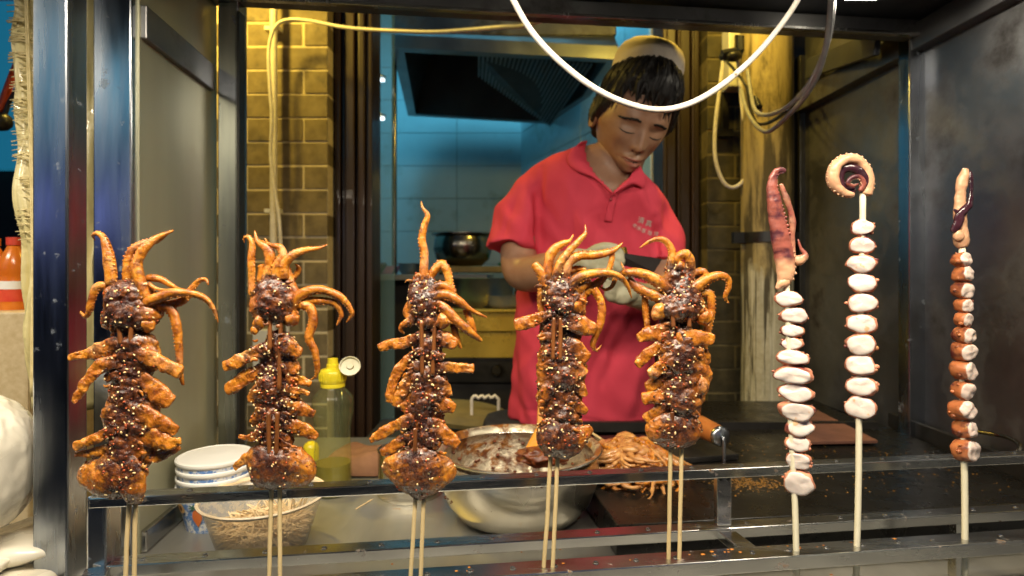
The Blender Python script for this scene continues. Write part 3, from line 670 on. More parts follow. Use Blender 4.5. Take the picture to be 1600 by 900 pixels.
# right side wall: two overlapping sheets
a = V((.83, .45, 0)); b = V((.792, 1.56, 0)); d = b-a; rz = math.atan2(d.y, d.x)
mb = MB(); mb.box(((a+b)/2+V((.004, 0, 1.46))), (d.length, .004, .98), rz); emit('side_panel', mb, M['smoky'], stall)
mb = MB(); mb.box(((a+b)/2+V((-.010, 0, 1.765))), (d.length, .03, .05), rz); emit('side_rail', mb, M['smoky'], stall, bevel=.002)
mb = MB(); mb.box((.80, 1.585, .95), (.03, .03, 1.9)); emit('post', mb, M['dark'], stall, bevel=.002)
mb = MB(); mb.bar(P(1262, 108, 1.50), P(1372, 66, 1.16), .012, .05); emit('brace', mb, M['roof'], stall, bevel=.002)
# rear beam under the roof edge (runs from left rear post to right rear post)
A_, B_ = V((-.515, .965, 1.758)), V((.85, 1.140, 1.764))
mb = MB(); mb.bar(A_+V((0, 0, .016)), B_+V((0, 0, .016)), .03, .032); emit('rear_beam', mb, M['smoky'], stall, bevel=.002)
mb = MB(); mb.bar(A_+V((0, -.02, .0)), B_+V((0, -.02, .0)), .012, .006); emit('beam_lip', mb, M['steel'], stall, bevel=.001)
mb = MB()
mb.add([(-1.4, .10, 1.797), (.90, .30, 1.797), (.90, 1.24, 1.797), (-1.4, .93, 1.797), (-1.4, .10, 1.825), (.90, .30, 1.825), (.90, 1.24, 1.825), (-1.4, .93, 1.825)], [(0, 3, 2, 1), (4, 5, 6, 7), (0, 1, 5, 4), (1, 2, 6, 5), (2, 3, 7, 6), (3, 0, 4, 7)])
emit('roof_sheet', mb, M['roof'], stall)
# counter top in one sheet, griddle stands on it
mb = MB(); mb.box((.17, .86, ZT-.012), (1.31, .84, .024)); emit('counter_top', mb, M['counter'], stall, bevel=.002)
mb = MB(); mb.box((.17, .86, ZT-.36), (1.28, .80, .66)); emit('cabinet', mb, M['panel'], stall)
# lamps under the roof
lt = thing('tube_lamp', 'long lit tube lamp fixed under the front of the stall roof', 'lamp', (-.02, .27, 1.797))
mb = MB(); mb.tube([(-.58, .27, 1.762), (.54, .27, 1.762)], .011, 12); emit('tube', mb, M['lamp_on'], lt)
mb = MB(); mb.box((-.02, .27, 1.785), (1.16, .035, .022)); emit('housing', mb, M['white'], lt)
lt = thing('tube_lamp', 'short lit tube lamp over the buns of the neighbouring stall', 'lamp', (-1.1, .36, 1.797))
mb = MB(); mb.tube([(-1.32, .36, 1.762), (-.88, .36, 1.762)], .011, 12); emit('tube', mb, M['lamp_on'], lt)
mb = MB(); mb.box((-1.1, .36, 1.785), (.48, .035, .022)); emit('housing', mb, M['white'], lt)
lt = thing('panel_lamp', 'small bright square lamp under the roof near the grey cables', 'lamp', (.60, .975, 1.797))
mb = MB(); mb.box((.60, .975, 1.780), (.055, .035, .012)); emit('lamp_glass', mb, M['lamp_on'], lt)
mb = MB(); mb.box((.60, .975, 1.7915), (.065, .045, .011)); emit('housing', mb, M['white'], lt)
for nm, p, lab in (('left', (-.86, 1.42, 2.36), 'yellow lantern above the left brick pillar, over the roof'), ('right', (.50, 1.30, 2.30), 'yellow lantern above the round post, over the roof')):
    lt = thing('lantern', lab, 'lantern', p, 'yellow lanterns over the doorway')
    mb = MB(); mb.lathe(V(p), [(0, .02), (.05, .01), (.055, 0), (.05, .0), (.0, .012)], 24); emit('lantern_shade', mb, M['dark'], lt)
    mb = MB(); mb.ball(V(p)+V((0, 0, -.002)), .016, 2); emit('bulb', mb, emis('bulb_'+nm, (1, .72, .2), 4), lt)
    mb = MB(); mb.bar(V(p)+V((0, 0, .01)), (p[0], 1.96, p[2]+.03), .012, .012); emit('arm', mb, M['dark'], lt)

# ---- skewer rack
ZR1, ZR2 = ZC-.289, ZC-.221
rack = thing('skewer_rack', 'stepped steel rack of three drilled rails holding the skewers', 'rack', (0, .56, ZT))
def rline(px0, px1, Y0, z, w, h, name='rail'):
    a = V(((px0-800)/FP*U(px0, Y0), U(px0, Y0), z)); b = V(((px1-800)/FP*U(px1, Y0), U(px1, Y0), z))
    off = V((0, w/2, -h/2)); m2 = MB(); m2.bar(a+off, b+off, w, h); return emit(name, m2, M['rail'], rack, bevel=.0012), a, b
r1, a1, b1 = rline(96, 1760, .555, ZR1, .026, .0145)     # front
r2, a2, b2 = rline(163, 1760, .625, ZR1, .021, .0120)     # middle, same height
r3, a3, b3 = rline(136, 1760, .625, ZR2, .019, .0105)    # rear, upper
def holes(rail, a, b, w, n, skip=()):
    d = (b-a).normalized()
    for k in range(n):
        p = a.lerp(b, (k+.5)/n)+V((0, w*.5, .0002))
        mb = MB(); mb.lathe(p, [(.0021, -.0001), (.0030, -.0001), (.0031, .0006), (.0023, .0007), (.0021, -.0001)], 14); o = emit('hole_rim', mb, M['rail'], rail)
        mb = MB(); mb.lathe(p, [(0, -.0001), (.0021, -.0001), (.0021, .00015), (0, .00015)], 14); emit('hole', mb, M['black'], rail)
holes(r1, a1, b1, .026, 26); holes(r2, a2, b2, .021, 20); holes(r3, a3, b3, .019, 20)
# end plates and ties
Ym = U(163, .625); mb = MB(); xa_ = (133-800)/FP*Ym; xb_ = (163-800)/FP*Ym
mb.box(((xa_+xb_)/2, Ym+.014, (ZR1+ZR2)/2-.006), (xb_-xa_, .024, ZR2-ZR1+.012)); emit('end_post', mb, M['post'], rack, bevel=.0015)
mb = MB(); mb.bar(a1+V((.010, .01, -.007)), V((xa_+.012, Ym+.002, ZR1-.007)), .022, .012); emit('side_tie', mb, M['rail'], rack, bevel=.0012)
Yt = U(1135, .625); x_ = (1135-800)/FP*Yt; mb = MB(); mb.box((x_, Yt+.012, (ZR1+ZR2)/2-.0045), (.0165, .012, ZR2-ZR1-.0105)); up_ = emit('upright', mb, M['rail'], rack, bevel=.001)
for dx in (-.0045, .0045):
    mb = MB(); mb.ball((x_+dx, Yt+.0055, ZR2-.014), .0022, 2); emit('rivet', mb, M['dark'], up_)
q0 = V(((1133-800)/FP*Yt, Yt+.006, ZR1-.007)); Yq = U(1192, .555); q1 = V(((1188-800)/FP*Yq, Yq+.022, ZR1-.007)); mb = MB(); mb.bar(q0, q1, .020, .010); emit('tie', mb, M['rail'], rack, bevel=.001)
for px in (176, 1500):
    for Y0 in (.56, .63):
        Yy = U(px, Y0)+.01; mb = MB(); mb.box(((px-800)/FP*Yy, Yy+.004, (ZT+ZR1)/2-.007), (.012, .012, ZR1-ZT-.0145)); emit('foot', mb, M['rail'], rack)

# ---- griddle
ZG = .985
t = thing('griddle', 'wide black oily griddle plate covering the right of the counter', 'griddle', (.45, .95, ZT))
mb = MB(); fl = [(.132, .725), (.79, .805), (.78, 1.22), (.085, 1.12)]
mb.prism([(x, y, ZG) for x, y in fl], (0, 0, -(ZG-ZT-.003))); emit('plate', mb, M['griddle'], t, bevel=.002)
mb = MB(); mb.box((.795, 1.0, ZG+.012), (.010, .42, .028)); emit('side_lip', mb, M['dark'], t)
mb = MB(); mb.box((.42, 1.185, ZG+.004), (.66, .012, .020)); emit('back_lip', mb, M['dark'], t)
mb = MB(); mb.box((.42, 1.33, ZG-.03), (.70, .27, .05)); emit('back_shelf', mb, M['griddle'], t)
rnd = random.Random(5)
mb = MB()
for i in range(700):
    if i < 380: x = rnd.gauss(.365, .026); y = rnd.gauss(.870, .014)
    else: x = rnd.uniform(.16, .74); y = rnd.uniform(.82, 1.1)
    if not (.14 < x < .75 and .80 < y < 1.12): continue
    rr = rnd.uniform(.0006, .0019); mb.ball((x, y, ZG+rr*.3), rr, 1, 1, 1, .5)
one('griddle_crumbs', mb, mat('fried_crumbs', (.34, .17, .02), (.12, .05, .008), 300, .35), 'golden crumbs scattered on the black griddle', 'crumbs', kind='stuff')
mb = MB()
for i in range(110):
    x = rnd.uniform(-.36, .72); y = rnd.uniform(.50, .78); 
    if x > .1 and y > .70: continue
    rr = rnd.uniform(.0006, .0018); mb.ball((x, y, ZT+rr*.2), rr, 1, rnd.uniform(.8, 1.8), 1, .35)
for i in range(26):
    px = rnd.uniform(700, 1560); Y = U(px, .56)+.012+rnd.uniform(-.004, .008); rr = rnd.uniform(.0006, .0016); mb.ball(((px-800)/FP*Y, Y, ZR1+rr*.2), rr, 1, rnd.uniform(.8, 2), 1, .3)
one('counter_crumbs', mb, mat('chili_crumbs', (.55, .22, .02), (.30, .08, .01), 300, .5), 'orange sauce crumbs on the steel counter and front rail', 'crumbs', kind='stuff')
# board behind the griddle, wire handle at right
mb = MB(); mb.prism([(.53, 1.056, ZG+.004), (.676, 1.064, ZG+.004), (.69, 1.34, ZG+.006), (.655, 1.34, ZG+.006)], (0, 0, .006)); one('brown_board', mb, mat('dark_brown_board', (.20, .085, .055), (.13, .055, .035), 25, .8), 'reddish brown board lying at the back right of the griddle', 'board', bevel=.001)
mb = MB(); mb.wire([P(1490, 668, .97), P(1530, 675, .93), P(1565, 681, .90), P(1588, 690, .86), P(1594, 702, .84), P(1580, 712, .84)], .0032, 10, .01); one('wire_handle', mb, M['pot'], 'bent dark wire handle sticking out beside the right wall', 'handle', smooth='full')

# ================================================================ SQUID SKEWERS
def spine_fn(sp):
    def f(y):
        if y <= sp[0][1]: return sp[0][0]
        for (x0, y0), (x1, y1) in zip(sp, sp[1:]):
            if y <= y1: return x0+(x1-x0)*(y-y0)/(y1-y0)
        return sp[-1][0]
    return f
class Food:
    """collects swept shapes given in photo pixels at the skewer's own depth"""
    def __init__(s, Y, sp, ytop, ybot, seed):
        s.Y = Y; s.k = Y/FP; s.sp = spine_fn(sp); s.yt = ytop; s.yb = ybot; s.seed = seed; s.surf = []
    def W(s, x, y, d=0): return V(((x-800)*s.k, s.Y-d*s.k, ZC-(y-HY)*s.k))
    def sauce(s, x, y, boost=0):
        dx = abs(x-s.sp(y)); a = max(0, min(1, 1.12-dx/42.0))
        if y < s.yt: a *= max(0, 1-(s.yt-y)/16.0)
        if y > s.yb: a *= max(.45, 1-(y-s.yb)/90.0)
        return max(0, min(1, a+boost))
    def sweep(s, pts, tk=.75, ns=14, step=1.8, lump=.8, fine=.35, freq=.10, boost=0, suck=0, expo=2.0, curl=0, wav=0):
        """pts: (x, y, radius[, depth offset]); tk: thickness/width ratio"""
        pp = [(p[0], p[1], p[3] if len(p) > 3 else 0, p[2]) for p in pts]
        r0 = pp[0]; r1 = pp[-1]
        c = cr(pp, step); n = len(c); mb = MB(); vs = []; at = []
        prevS = None
        sd = s.seed*13.7
        for i in range(n):
            a = V(c[max(0, i-1)][:3]); b = V(c[min(n-1, i+1)][:3]); t = (b-a)
            if t.length < 1e-6: t = V((0, 1, 0))
            t.normalize(); view = V((0, 0, 1))
            S = t.cross(view)
            if S.length < .15: S = prevS or V((1, 0, 0))
            S.normalize()
            if prevS is not None and S.dot(prevS) < 0 and S.dot(prevS) > -.3: S = prevS
            prevS = S; Tn = S.cross(t).normalized()
            r = max(.25, c[i][3]); e = 1
            rim = min(i, n-1-i)*step
            if rim < r*.55: e = math.sqrt(max(.05, 1-((r*.55-rim)/(r*.55))**2)) 
            cc = V(c[i][:3])
            for j in range(ns):
                an = 2*math.pi*j/ns; ca, sa = math.cos(an), math.sin(an)
                if expo != 2: ca = math.copysign(abs(ca)**(2/expo), ca); sa = math.copysign(abs(sa)**(2/expo), sa)
                wv_ = wav*ca*math.sin(i*step*.33+s.seed+pts[0][1])*min(1, r/6)+wav*.8*ca*ca*math.sin(i*step*.21+pts[0][0]) if wav else 0
                p = cc + S*(ca*r*e) + Tn*(sa*r*tk*e+wv_)
                q = V((p.x*freq+sd, p.y*freq, p.z*freq))
                dsp = mn.noise(q*.38)*lump*1.7 + mn.noise(q*1.05)*lump*.9 + mn.noise(q*2.5+V((5, 5, 5)))*fine*1.1
                dr = (p-cc); 
                if dr.length > 1e-6: p = p + dr.normalized()*dsp*min(1, r/4)
                at.append(s.sauce(p.x, p.y, boost)); vs.append(s.W(p.x, p.y, p.z))
        fs = [(i*ns+j, i*ns+(j+1) % ns, (i+1)*ns+(j+1) % ns, (i+1)*ns+j) for i in range(n-1) for j in range(ns)]
        fs += [tuple(range(ns-1, -1, -1)), tuple((n-1)*ns+j for j in range(ns))]
        mb.add(vs, fs, at); mb.smooth = True
        if suck:
            d = 5
            L_ = 0; last = c[0]
            acc = 0
            for i in range(3, n-2):
                acc += math.dist(c[i][:3], c[i-1][:3]); r = c[i][3]
                if acc > 3.1+r*.25 and r > 1.2:
                    acc = 0; t = (V(c[i+1][:3])-V(c[i-1][:3])).normalized(); S = t.cross(V((0, 0, 1))).normalized()*suck
                    p = V(c[i][:3])+S*(r*.93)+V((0, 0, random.uniform(0, .35)*r))
                    mb.ball(s.W(p.x, p.y, p.z), (1.0+r*.13)*s.k, 1, 1, 1, 1, at=s.sauce(p.x, p.y, boost-.3))
        return mb
    def note(s, mb, wgt=1):
        s.surf.append((mb, wgt))

def seeds_on(food, parent, nseed, nflake, ncrumb, bias=.30):
    pool = []
    for mb, wgt in food.surf:
        nrm = {}
        for f in mb.f:
            if len(f) != 4: continue
            p = [mb.v[i] for i in f]; n = (p[2]-p[0]).cross(p[3]-p[1])
            a = mb.a[f[0]]
            if n.length < 1e-10: continue
            c_ = (p[0]+p[2])/2
            if a*wgt*(1+1.6*mn.noise(c_*75)) > bias*(.4+random.random()*1.8): pool.append(((p[0]+p[1]+p[2]+p[3])/4, n.normalized()))
    rn = random.Random(food.seed*7+1)
    def scat(name, m, count, sizes, flat, sub):
        mb = MB()
        for i in range(count):
            c, n = rn.choice(pool)
            if n.y > .25 and rn.random() < .6: continue
            if n.dot(c-V((((food.sp(ZC))-800)*food.k, food.Y, c.z))) < -1: n = -n
            r = rn.uniform(*sizes)*food.k
            q = n.to_track_quat('Z', 'X').to_matrix() @ Matrix.Rotation(rn.uniform(0, 6.28), 3, 'Z') @ Matrix.Rotation(rn.uniform(-.4, .4), 3, 'Y')
            out = n if (n.y < .3) else n
            mb.ball(c+out*r*.25, r, sub, 1.0, .62*flat[0], flat[1], q)
        o = emit(name, mb, m, parent, smooth='full', fixn=False); o['kind'] = 'stuff'
    scat('sesame_seeds', M['seed'], nseed, (1.9, 3.0), (1, .38), 1)
    scat('chili_flakes', M['flake'], nflake, (1.1, 2.6), (1.3, .5), 1)
    scat('burnt_crumbs', M['crumb'], ncrumb, (1.0, 2.2), (1.4, .9), 1)

def sticks(food, parent, data, m):
    for (x0, y0), (x1, y1), dep in data:
        mb = MB(); n = 14; pts = []
        for i in range(n):
            k = i/(n-1); pts.append(food.W(x0+(x1-x0)*k, y0+(y1-y0)*k, (dep if isinstance(dep, (int, float)) else dep[0]+(dep[1]-dep[0])*k)-(2.5 if y1 < 880 else 0))+V((mn.noise(V((k*3, x0, 0)))*.0006, 0, 0)))
        r = 3.3*food.k; mb.tube(pts, [r]*n, 10); emit('stick', mb, m if y1 > 880 else M['sstick'], parent, smooth='full')

def squid(label, px, spine, ytop, ybot, head, body, bulb, tent, flaps, stk, clumps=(), seed=1, gaps=(), hole=None):
    Y = U(px, .567); fd = Food(Y, spine, ytop, ybot, seed); base = fd.W(spine[-1][0], (1.30-ZT)/Y*FP*.0+905, 0)
    t = thing('squid_skewer', label, 'squid skewer', base, 'grilled squid on paired sticks')
    hd = fd.sweep(head, tk=.62, ns=112, step=1.7, lump=3.8, fine=1.5, freq=.085, boost=.16); emit('head', hd, M['squid'], t, smooth='full'); fd.note(hd, 1.4)
    bd = fd.sweep([(x, y, r*1.08) for x, y, r in body], tk=.46, ns=112, step=1.7, lump=4.8, fine=1.7, freq=.075, boost=.06); emit('mantle', bd, M['squid'], t, smooth='full'); fd.note(bd, 1.4)
    for pts in bulb:
        mb = fd.sweep(pts, tk=.46, ns=80, step=1.6, lump=2.2, fine=1.0, freq=.07, boost=.20); emit('fin', mb, M['squid'], t, smooth='full'); fd.note(mb, 1)
    for x, y, r in clumps:
        mb = fd.sweep([(x-r*.8, y-2, r*.7, 8), (x, y, r, 9), (x+r*.8, y+3, r*.6, 7)], tk=.8, ns=18, step=1.3, lump=3.4, fine=1.2, freq=.13, boost=-.35); emit('flesh_lump', mb, M['squid'], t, smooth='full'); fd.note(mb, .6)
    for T in tent:
        T = list(T); opt = T.pop() if isinstance(T[-1], dict) else {}
        dep = opt.get('d', random.uniform(-3, 8)); m_ = len(T)
        pts = [(p[0], p[1], p[2], (p[3] if len(p) > 3 else dep*math.sin(math.pi*(.25+.75*i/max(1, m_-1))))) for i, p in enumerate(T)]
        pts = [(a_, b_, c_*.92, d_) for a_, b_, c_, d_ in pts]
        mb = fd.sweep(pts, tk=.85, ns=16, step=1.4, lump=.55, fine=.30, freq=.14, boost=opt.get('b', -.10), suck=opt.get('s', 0) or random.choice((-1, 1)))
        emit('tentacle', mb, M['squid'], t, smooth='full'); fd.note(mb, .55)
    for i, Fp in enumerate(flaps):
        Fp = list(Fp); opt = Fp.pop() if isinstance(Fp[-1], dict) else {}
        d0 = opt.get('d', [12, 5, 14, 7, 10][i % 5]); d1 = opt.get('e', d0+random.uniform(-4, 9))
        m_ = len(Fp); pts = [(p[0], p[1], p[2]*.92, d0+(d1-d0)*j/(m_-1)) for j, p in enumerate(Fp)]
        mb = fd.sweep(pts, tk=opt.get('t', .42), ns=40, step=1.4, lump=1.5, fine=1.1, freq=.12, boost=opt.get('b', .06), expo=opt.get('x', 2.7), wav=1.2); emit('mantle_strip', mb, M['squid'], t, smooth='full'); fd.note(mb, .8)
    y0, y1 = body[1][1], body[-1][1]; rn = random.Random(seed*5); y = y0
    while y < y1:
        for sgn in ((-1, 1) if rn.random() < .5 else (rn.choice((-1, 1)),)):
            ln = rn.uniform(22, 36); xs = fd.sp(y); yy = y+rn.uniform(-5, 5); dr = rn.uniform(2, 12); r_ = rn.uniform(6, 9.5); dd = rn.uniform(4, 13)
            mb = fd.sweep([(xs+sgn*6, yy, r_*.9, dd), (xs+sgn*ln*.55, yy+dr*.3, r_, dd+rn.uniform(-2, 4)), (xs+sgn*ln, yy+dr, r_*.6, dd-rn.uniform(0, 6))], tk=.6, ns=28, step=1.3, lump=2.2, fine=1.4, freq=.12, boost=rn.uniform(-.05, .2), expo=3)
            emit('mantle_strip', mb, M['squid'], t, smooth='full'); fd.note(mb, 1.1)
        y += rn.uniform(17, 27)
    mb = MB()
    for q_ in range(44):
        yy = rn.uniform(head[0][1]+6, y1+20); sgn = rn.choice((-1, 1)); xs = fd.sp(yy)+sgn*rn.uniform(4, 30); ln = rn.uniform(5, 13); dd = rn.uniform(6, 17)
        m2 = fd.sweep([(xs, yy, rn.uniform(2, 3.6), dd), (xs+sgn*ln*.6, yy+rn.uniform(-2, 3), rn.uniform(1.6, 3), dd+rn.uniform(-1, 3)), (xs+sgn*ln, yy+rn.uniform(-4, 7), .8, dd+rn.uniform(-2, 3))], tk=.5, ns=9, step=1.5, lump=.8, fine=.4, freq=.2, boost=rn.uniform(-.35, .1))
        mb.add(m2.v, m2.f, m2.a)
    mb.smooth = True; emit('flesh_shreds', mb, M['squid'], t, smooth='full')['kind'] = 'stuff'
    sticks(fd, t, stk, M['stick'])
    if hole:
        mb = MB(); mb.ball(fd.W(hole[0], hole[1], hole[2]), 1, 3, 5*fd.k, 3*fd.k, 8.5*fd.k); emit('dark_hole', mb, M['crumb'], t)
        mb = MB(); mb.ball(fd.W(hole[0]-2, hole[1]+3, hole[2]+3), 1, 2, 1.6*fd.k, 1.5*fd.k, 3*fd.k); emit('seed_in_hole', mb, M['seed'], t)
    seeds_on(fd, t, 430, 380, 420)
    return t

squid('leftmost grilled squid skewer, broad two-lobed end below and a long tentacle hanging right', 205,
  [(205, 400), (207, 600), (204, 780), (200, 905)], 445, 690,
  [(205, 436, 17), (204, 452, 34), (203, 472, 39), (206, 492, 45), (208, 510, 38), (209, 522, 22)],
  [(212, 516, 20), (212, 535, 33), (208, 560, 34), (204, 590, 27), (205, 620, 33), (206, 650, 38), (206, 680, 36), (208, 712, 32), (208, 735, 20)],
  [[(214, 728, 30, 4), (196, 736, 38, 4), (172, 741, 36, 4), (150, 741, 28, 3), (132, 741, 18, 2), (122, 740, 9, 1)],
   [(208, 700, 7, 16), (215, 722, 15, 17), (219, 745, 19, 16), (217, 764, 18, 14), (211, 782, 10, 8)]],
  [[(178, 447, 10), (176, 414, 10), (172, 390, 8), (166, 372, 6), (155, 365, 4), (147, 369, 2.2), (149, 376, .8), {'s': -1}],
   [(172, 448, 7), (158, 448, 7), (149, 467, 6.5), (144, 485, 5), (136, 494, 3.6), (125, 486, 1.2), {'s': 0}],
   [(199, 442, 9), (200, 410, 9), (206, 392, 8), (222, 382, 7), (243, 375, 6), (262, 364, 3), {'d': -2}],
   [(233, 468, 10), (224, 432, 10), (222, 410, 8.5), (233, 388, 7.5), (249, 372, 5), (272, 360, 1.2), {'d': 12}],
   [(228, 434, 6), (248, 436, 6), (264, 444, 4.5), (281, 452, 1.5), {'s': 1}],
   [(235, 443, 4), (250, 451, 3), (264, 453, .8), {}],
   [(228, 474, 10), (253, 465, 9), (280, 457, 8), (305, 458, 6), (325, 466, 5), (336, 482, 3.6), (341, 504, .8), {'d': 12, 's': -1}],
   [(255, 478, 8), (284, 469, 7), (298, 450, 6), (310, 438, 4), (321, 437, 3), (326, 446, 1), {'d': -4, 's': -1}],
   [(243, 478, 9), (262, 478, 8), (274, 495, 8), (279, 522, 7), (281, 548, 6), (282, 572, 5), (285, 596, 3), (288, 602, 1), {'d': 2}]],
  [[(196, 533, 12), (168, 545, 13), (143, 551, 9), (127, 554, 7), (116, 558, 5)],
   [(208, 548, 11), (240, 556, 13), (268, 569, 12), (294, 581, 10), {'d': 12, 'e': 16}],
   [(190, 562, 12), (165, 573, 12), (149, 592, 9), (139, 611, 7), (131, 625, 5)],
   [(218, 585, 12), (240, 600, 16), (262, 617, 15), (277, 628, 11), {'d': 6}],
   [(205, 636, 14), (235, 648, 17), (262, 661, 13), (284, 672, 9), {'d': 10, 'e': 12}],
   [(215, 668, 12), (246, 680, 18), (270, 688, 14), (291, 685, 5), {'d': 8, 'e': 14}],
   [(215, 712, 12), (245, 712, 10), (265, 705, 8), (283, 698, 4), {'d': 4}],
   [(195, 662, 9), (165, 678, 9), (143, 688, 8), (127, 694, 6)],
   [(190, 695, 8), (160, 702, 8), (140, 705, 7), (126, 706, 5)],
   [(184, 628, 8), (177, 642, 10), (172, 653, 8)]],
  [((198, 492), (200, 536), 20), ((216, 492), (216, 532), 20), ((205, 770), (197, 915), (4, 3)), ((214, 770), (212, 915), (4, 3))],
  clumps=[(175, 502, 12), (238, 508, 11), (186, 512, 8)], seed=1)

squid('second grilled squid skewer from the left, beside the yellow capped oil bottle', 433,
  [(432, 400), (434, 600), (433, 760), (430, 905)], 440, 690,
  [(430, 434, 22), (429, 448, 34), (430, 466, 39), (432, 484, 38), (433, 499, 26), (432, 508, 12)],
  [(436, 516, 12), (436, 532, 18), (434, 555, 24), (432, 585, 28), (431, 615, 32), (432, 640, 28), (432, 665, 24), (433, 690, 24), (434, 706, 20)],
  [[(386, 722, 12, 2), (400, 722, 28, 4), (420, 726, 35, 5), (440, 729, 34, 5), (462, 728, 33, 5), (481, 725, 27, 4), (492, 720, 12, 2)]],
  [[(396, 462, 6), (396, 428, 5.5), (396, 402, 6), (397, 383, 5), (391, 371, 4), (383, 372, 2), (382, 380, .8), {'s': -1}],
   [(417, 442, 9), (423, 414, 9), (422, 394, 9), (412, 383, 6.5), (403, 377, 4), (400, 368, 2.4), (398, 360, .9), {'d': 4}],
   [(404, 442, 7), (409, 424, 7), (407, 413, 6), {}],
   [(434, 444, 10), (437, 416, 9), (446, 401, 7.5), (441, 387, 6), (429, 384, 4.2), (420, 380, 2), (414, 372, .8), {'d': 8}],
   [(448, 437, 9), (448, 414, 8.5), (462, 399, 7), (480, 391, 5), (500, 388, 3), (512, 382, .8), {'d': 10}],
   [(450, 440, 6), (461, 428, 5), (466, 419, 3.4), (461, 412, .9), {'d': -6}],
   [(456, 474, 10), (478, 457, 9), (503, 452, 7.5), (528, 460, 6.5), (545, 475, 5), (551, 491, 3.6), (541, 504, .9), {'d': 8, 's': -1}],
   [(462, 476, 8), (482, 470, 7), (506, 470, 6.5), (525, 475, 5.5), (534, 491, 4), (526, 509, 1.4), {'d': 2, 's': -1}],
   [(470, 476, 8), (486, 480, 8), (492, 500, 7.5), (485, 527, 7), (494, 548, 6), (497, 572, 4.5), (494, 588, 2.4), (484, 594, .8), {'d': 6}],
   [(447, 418, 8), (453, 442, 10), (462, 464, 11), (468, 482, 9), {'d': 2}]],
  [[(424, 540, 11), (393, 555, 12), (372, 565, 10), (356, 572, 8)],
   [(418, 573, 12), (388, 589, 13), (368, 602, 12), (355, 609, 9), {'d': 4}],
   [(444, 532, 12), (464, 545, 13), (478, 550, 6)],
   [(446, 560, 10), (464, 574, 11), (472, 578, 7)],
   [(450, 590, 10), (472, 592, 9), (490, 600, 5)],
   [(450, 606, 9), (474, 608, 6), (490, 612, 4)],
   [(446, 632, 12), (468, 636, 13), (482, 641, 9), (495, 645, 5), {'d': 6}],
   [(450, 658, 10), (470, 667, 12), (486, 675, 10), (499, 681, 6), {'d': 6}],
   [(414, 602, 12), (401, 618, 12), (395, 628, 6)],
   [(416, 636, 10), (404, 652, 8), (396, 661, 5)],
   [(414, 674, 9), (398, 681, 7), (379, 678, 4)],
   [(408, 700, 8), (386, 716, 8), (369, 729, 5)]],
  [((426, 470), (427, 545), (12, 16)), ((444, 460), (442, 610), (12, 18)), ((426, 640), (427, 706), 18), ((440, 640), (438, 706), 18), ((426, 745), (421, 915), (3, 3)), ((438, 745), (439, 915), (3, 3))],
  clumps=[(410, 503, 11), (403, 514, 6), (460, 500, 12)], seed=2)

squid('middle grilled squid skewer with one tentacle pointing straight up, before the mixing bowl', 662,
  [(664, 400), (670, 560), (664, 640), (655, 780), (648, 905)], 440, 690,
  [(666, 426, 12), (664, 442, 20), (664, 462, 25), (667, 482, 27), (671, 500, 24), (672, 514, 14)],
  [(672, 508, 12), (671, 528, 18), (668, 556, 17), (667, 588, 25), (667, 620, 29), (664, 650, 28), (662, 680, 28), (658, 704, 24)],
  [[(598, 734, 7, 1), (614, 731, 23, 4), (634, 731, 33, 6), (655, 733, 37, 7), (676, 731, 37, 6), (694, 726, 27, 4), (705, 717, 11, 2)], [(655, 745, 30, 5), (655, 764, 21, 4), (653, 779, 8, 3)]],
  [[(662, 442, 7.5), (664, 400, 7), (660, 374, 6.4), (664, 352, 5.4), (669, 337, 4), (661, 325, 2.4), (658, 314, .7), {'s': 1, 'd': 4}],
   [(668, 437, 7), (679, 421, 7.5), (690, 412, 7.5), (698, 424, 7.5), (702, 442, 7), (708, 457, 6), {'d': -3}],
   [(673, 462, 8), (688, 446, 8), (704, 452, 7), (711, 467, 5), {'d': 6}],
   [(674, 464, 9), (698, 460, 8.5), (719, 470, 7), (735, 483, 4.6), (761, 496, 1.2), {'d': 14, 's': -1}],
   [(684, 470, 9), (700, 485, 9), (719, 504, 8), (738, 520, 6.4), (753, 533, 2.4), {'d': 12}],
   [(704, 488, 6.5), (710, 512, 5.6), (715, 532, 4.6), (721, 545, 1.8), {'d': 2}],
   [(727, 482, 6), (737, 504, 5), (743, 520, 3), {'d': 2}],
   [(658, 436, 7), (648, 444, 8), (645, 462, 7), (650, 474, 6), {}],
   [(650, 470, 11), (637, 486, 8), (643, 502, 8), (631, 506, 5), (626, 514, 3.4), (632, 522, 1.4), {'d': 4}],
   [(660, 470, 12), (646, 476, 10), (640, 494, 9), {'d': 6}]],
  [[(660, 526, 10), (632, 534, 10), (608, 538, 8), (592, 543, 7), {'d': 8}],
   [(648, 556, 8), (627, 573, 9), (614, 598, 8.5), (609, 628, 6.5)],
   [(650, 584, 13), (632, 606, 12), (618, 634, 7), {'d': 5}],
   [(650, 622, 14), (629, 640, 11), {'d': 3}],
   [(650, 652, 15), (622, 662, 10), (597, 676, 8), (581, 686, 4), {'d': 9}],
   [(648, 676, 12), (621, 692, 10), (597, 707, 6), {'d': 6}],
   [(680, 524, 13), (699, 530, 14), (716, 537, 9)],
   [(678, 574, 10), (708, 573, 9), (742, 575, 9), {'d': 8, 'e': 10}],
   [(676, 590, 15), (694, 606, 13), (703, 618, 6)],
   [(678, 624, 15), (698, 631, 12), (713, 636, 7), {'d': 7}],
   [(680, 664, 12), (703, 681, 13), (717, 694, 7), {'d': 7}]],
  [((660, 500), (662, 585), (13, 16)), ((681, 500), (678, 585), (13, 16)), ((652, 664), (652, 700), 22), ((650, 770), (641, 915), (3, 3)), ((663, 770), (657, 915), (3, 3))],
  clumps=[(671, 504, 10), (695, 500, 12), (690, 505, 8)], seed=3)

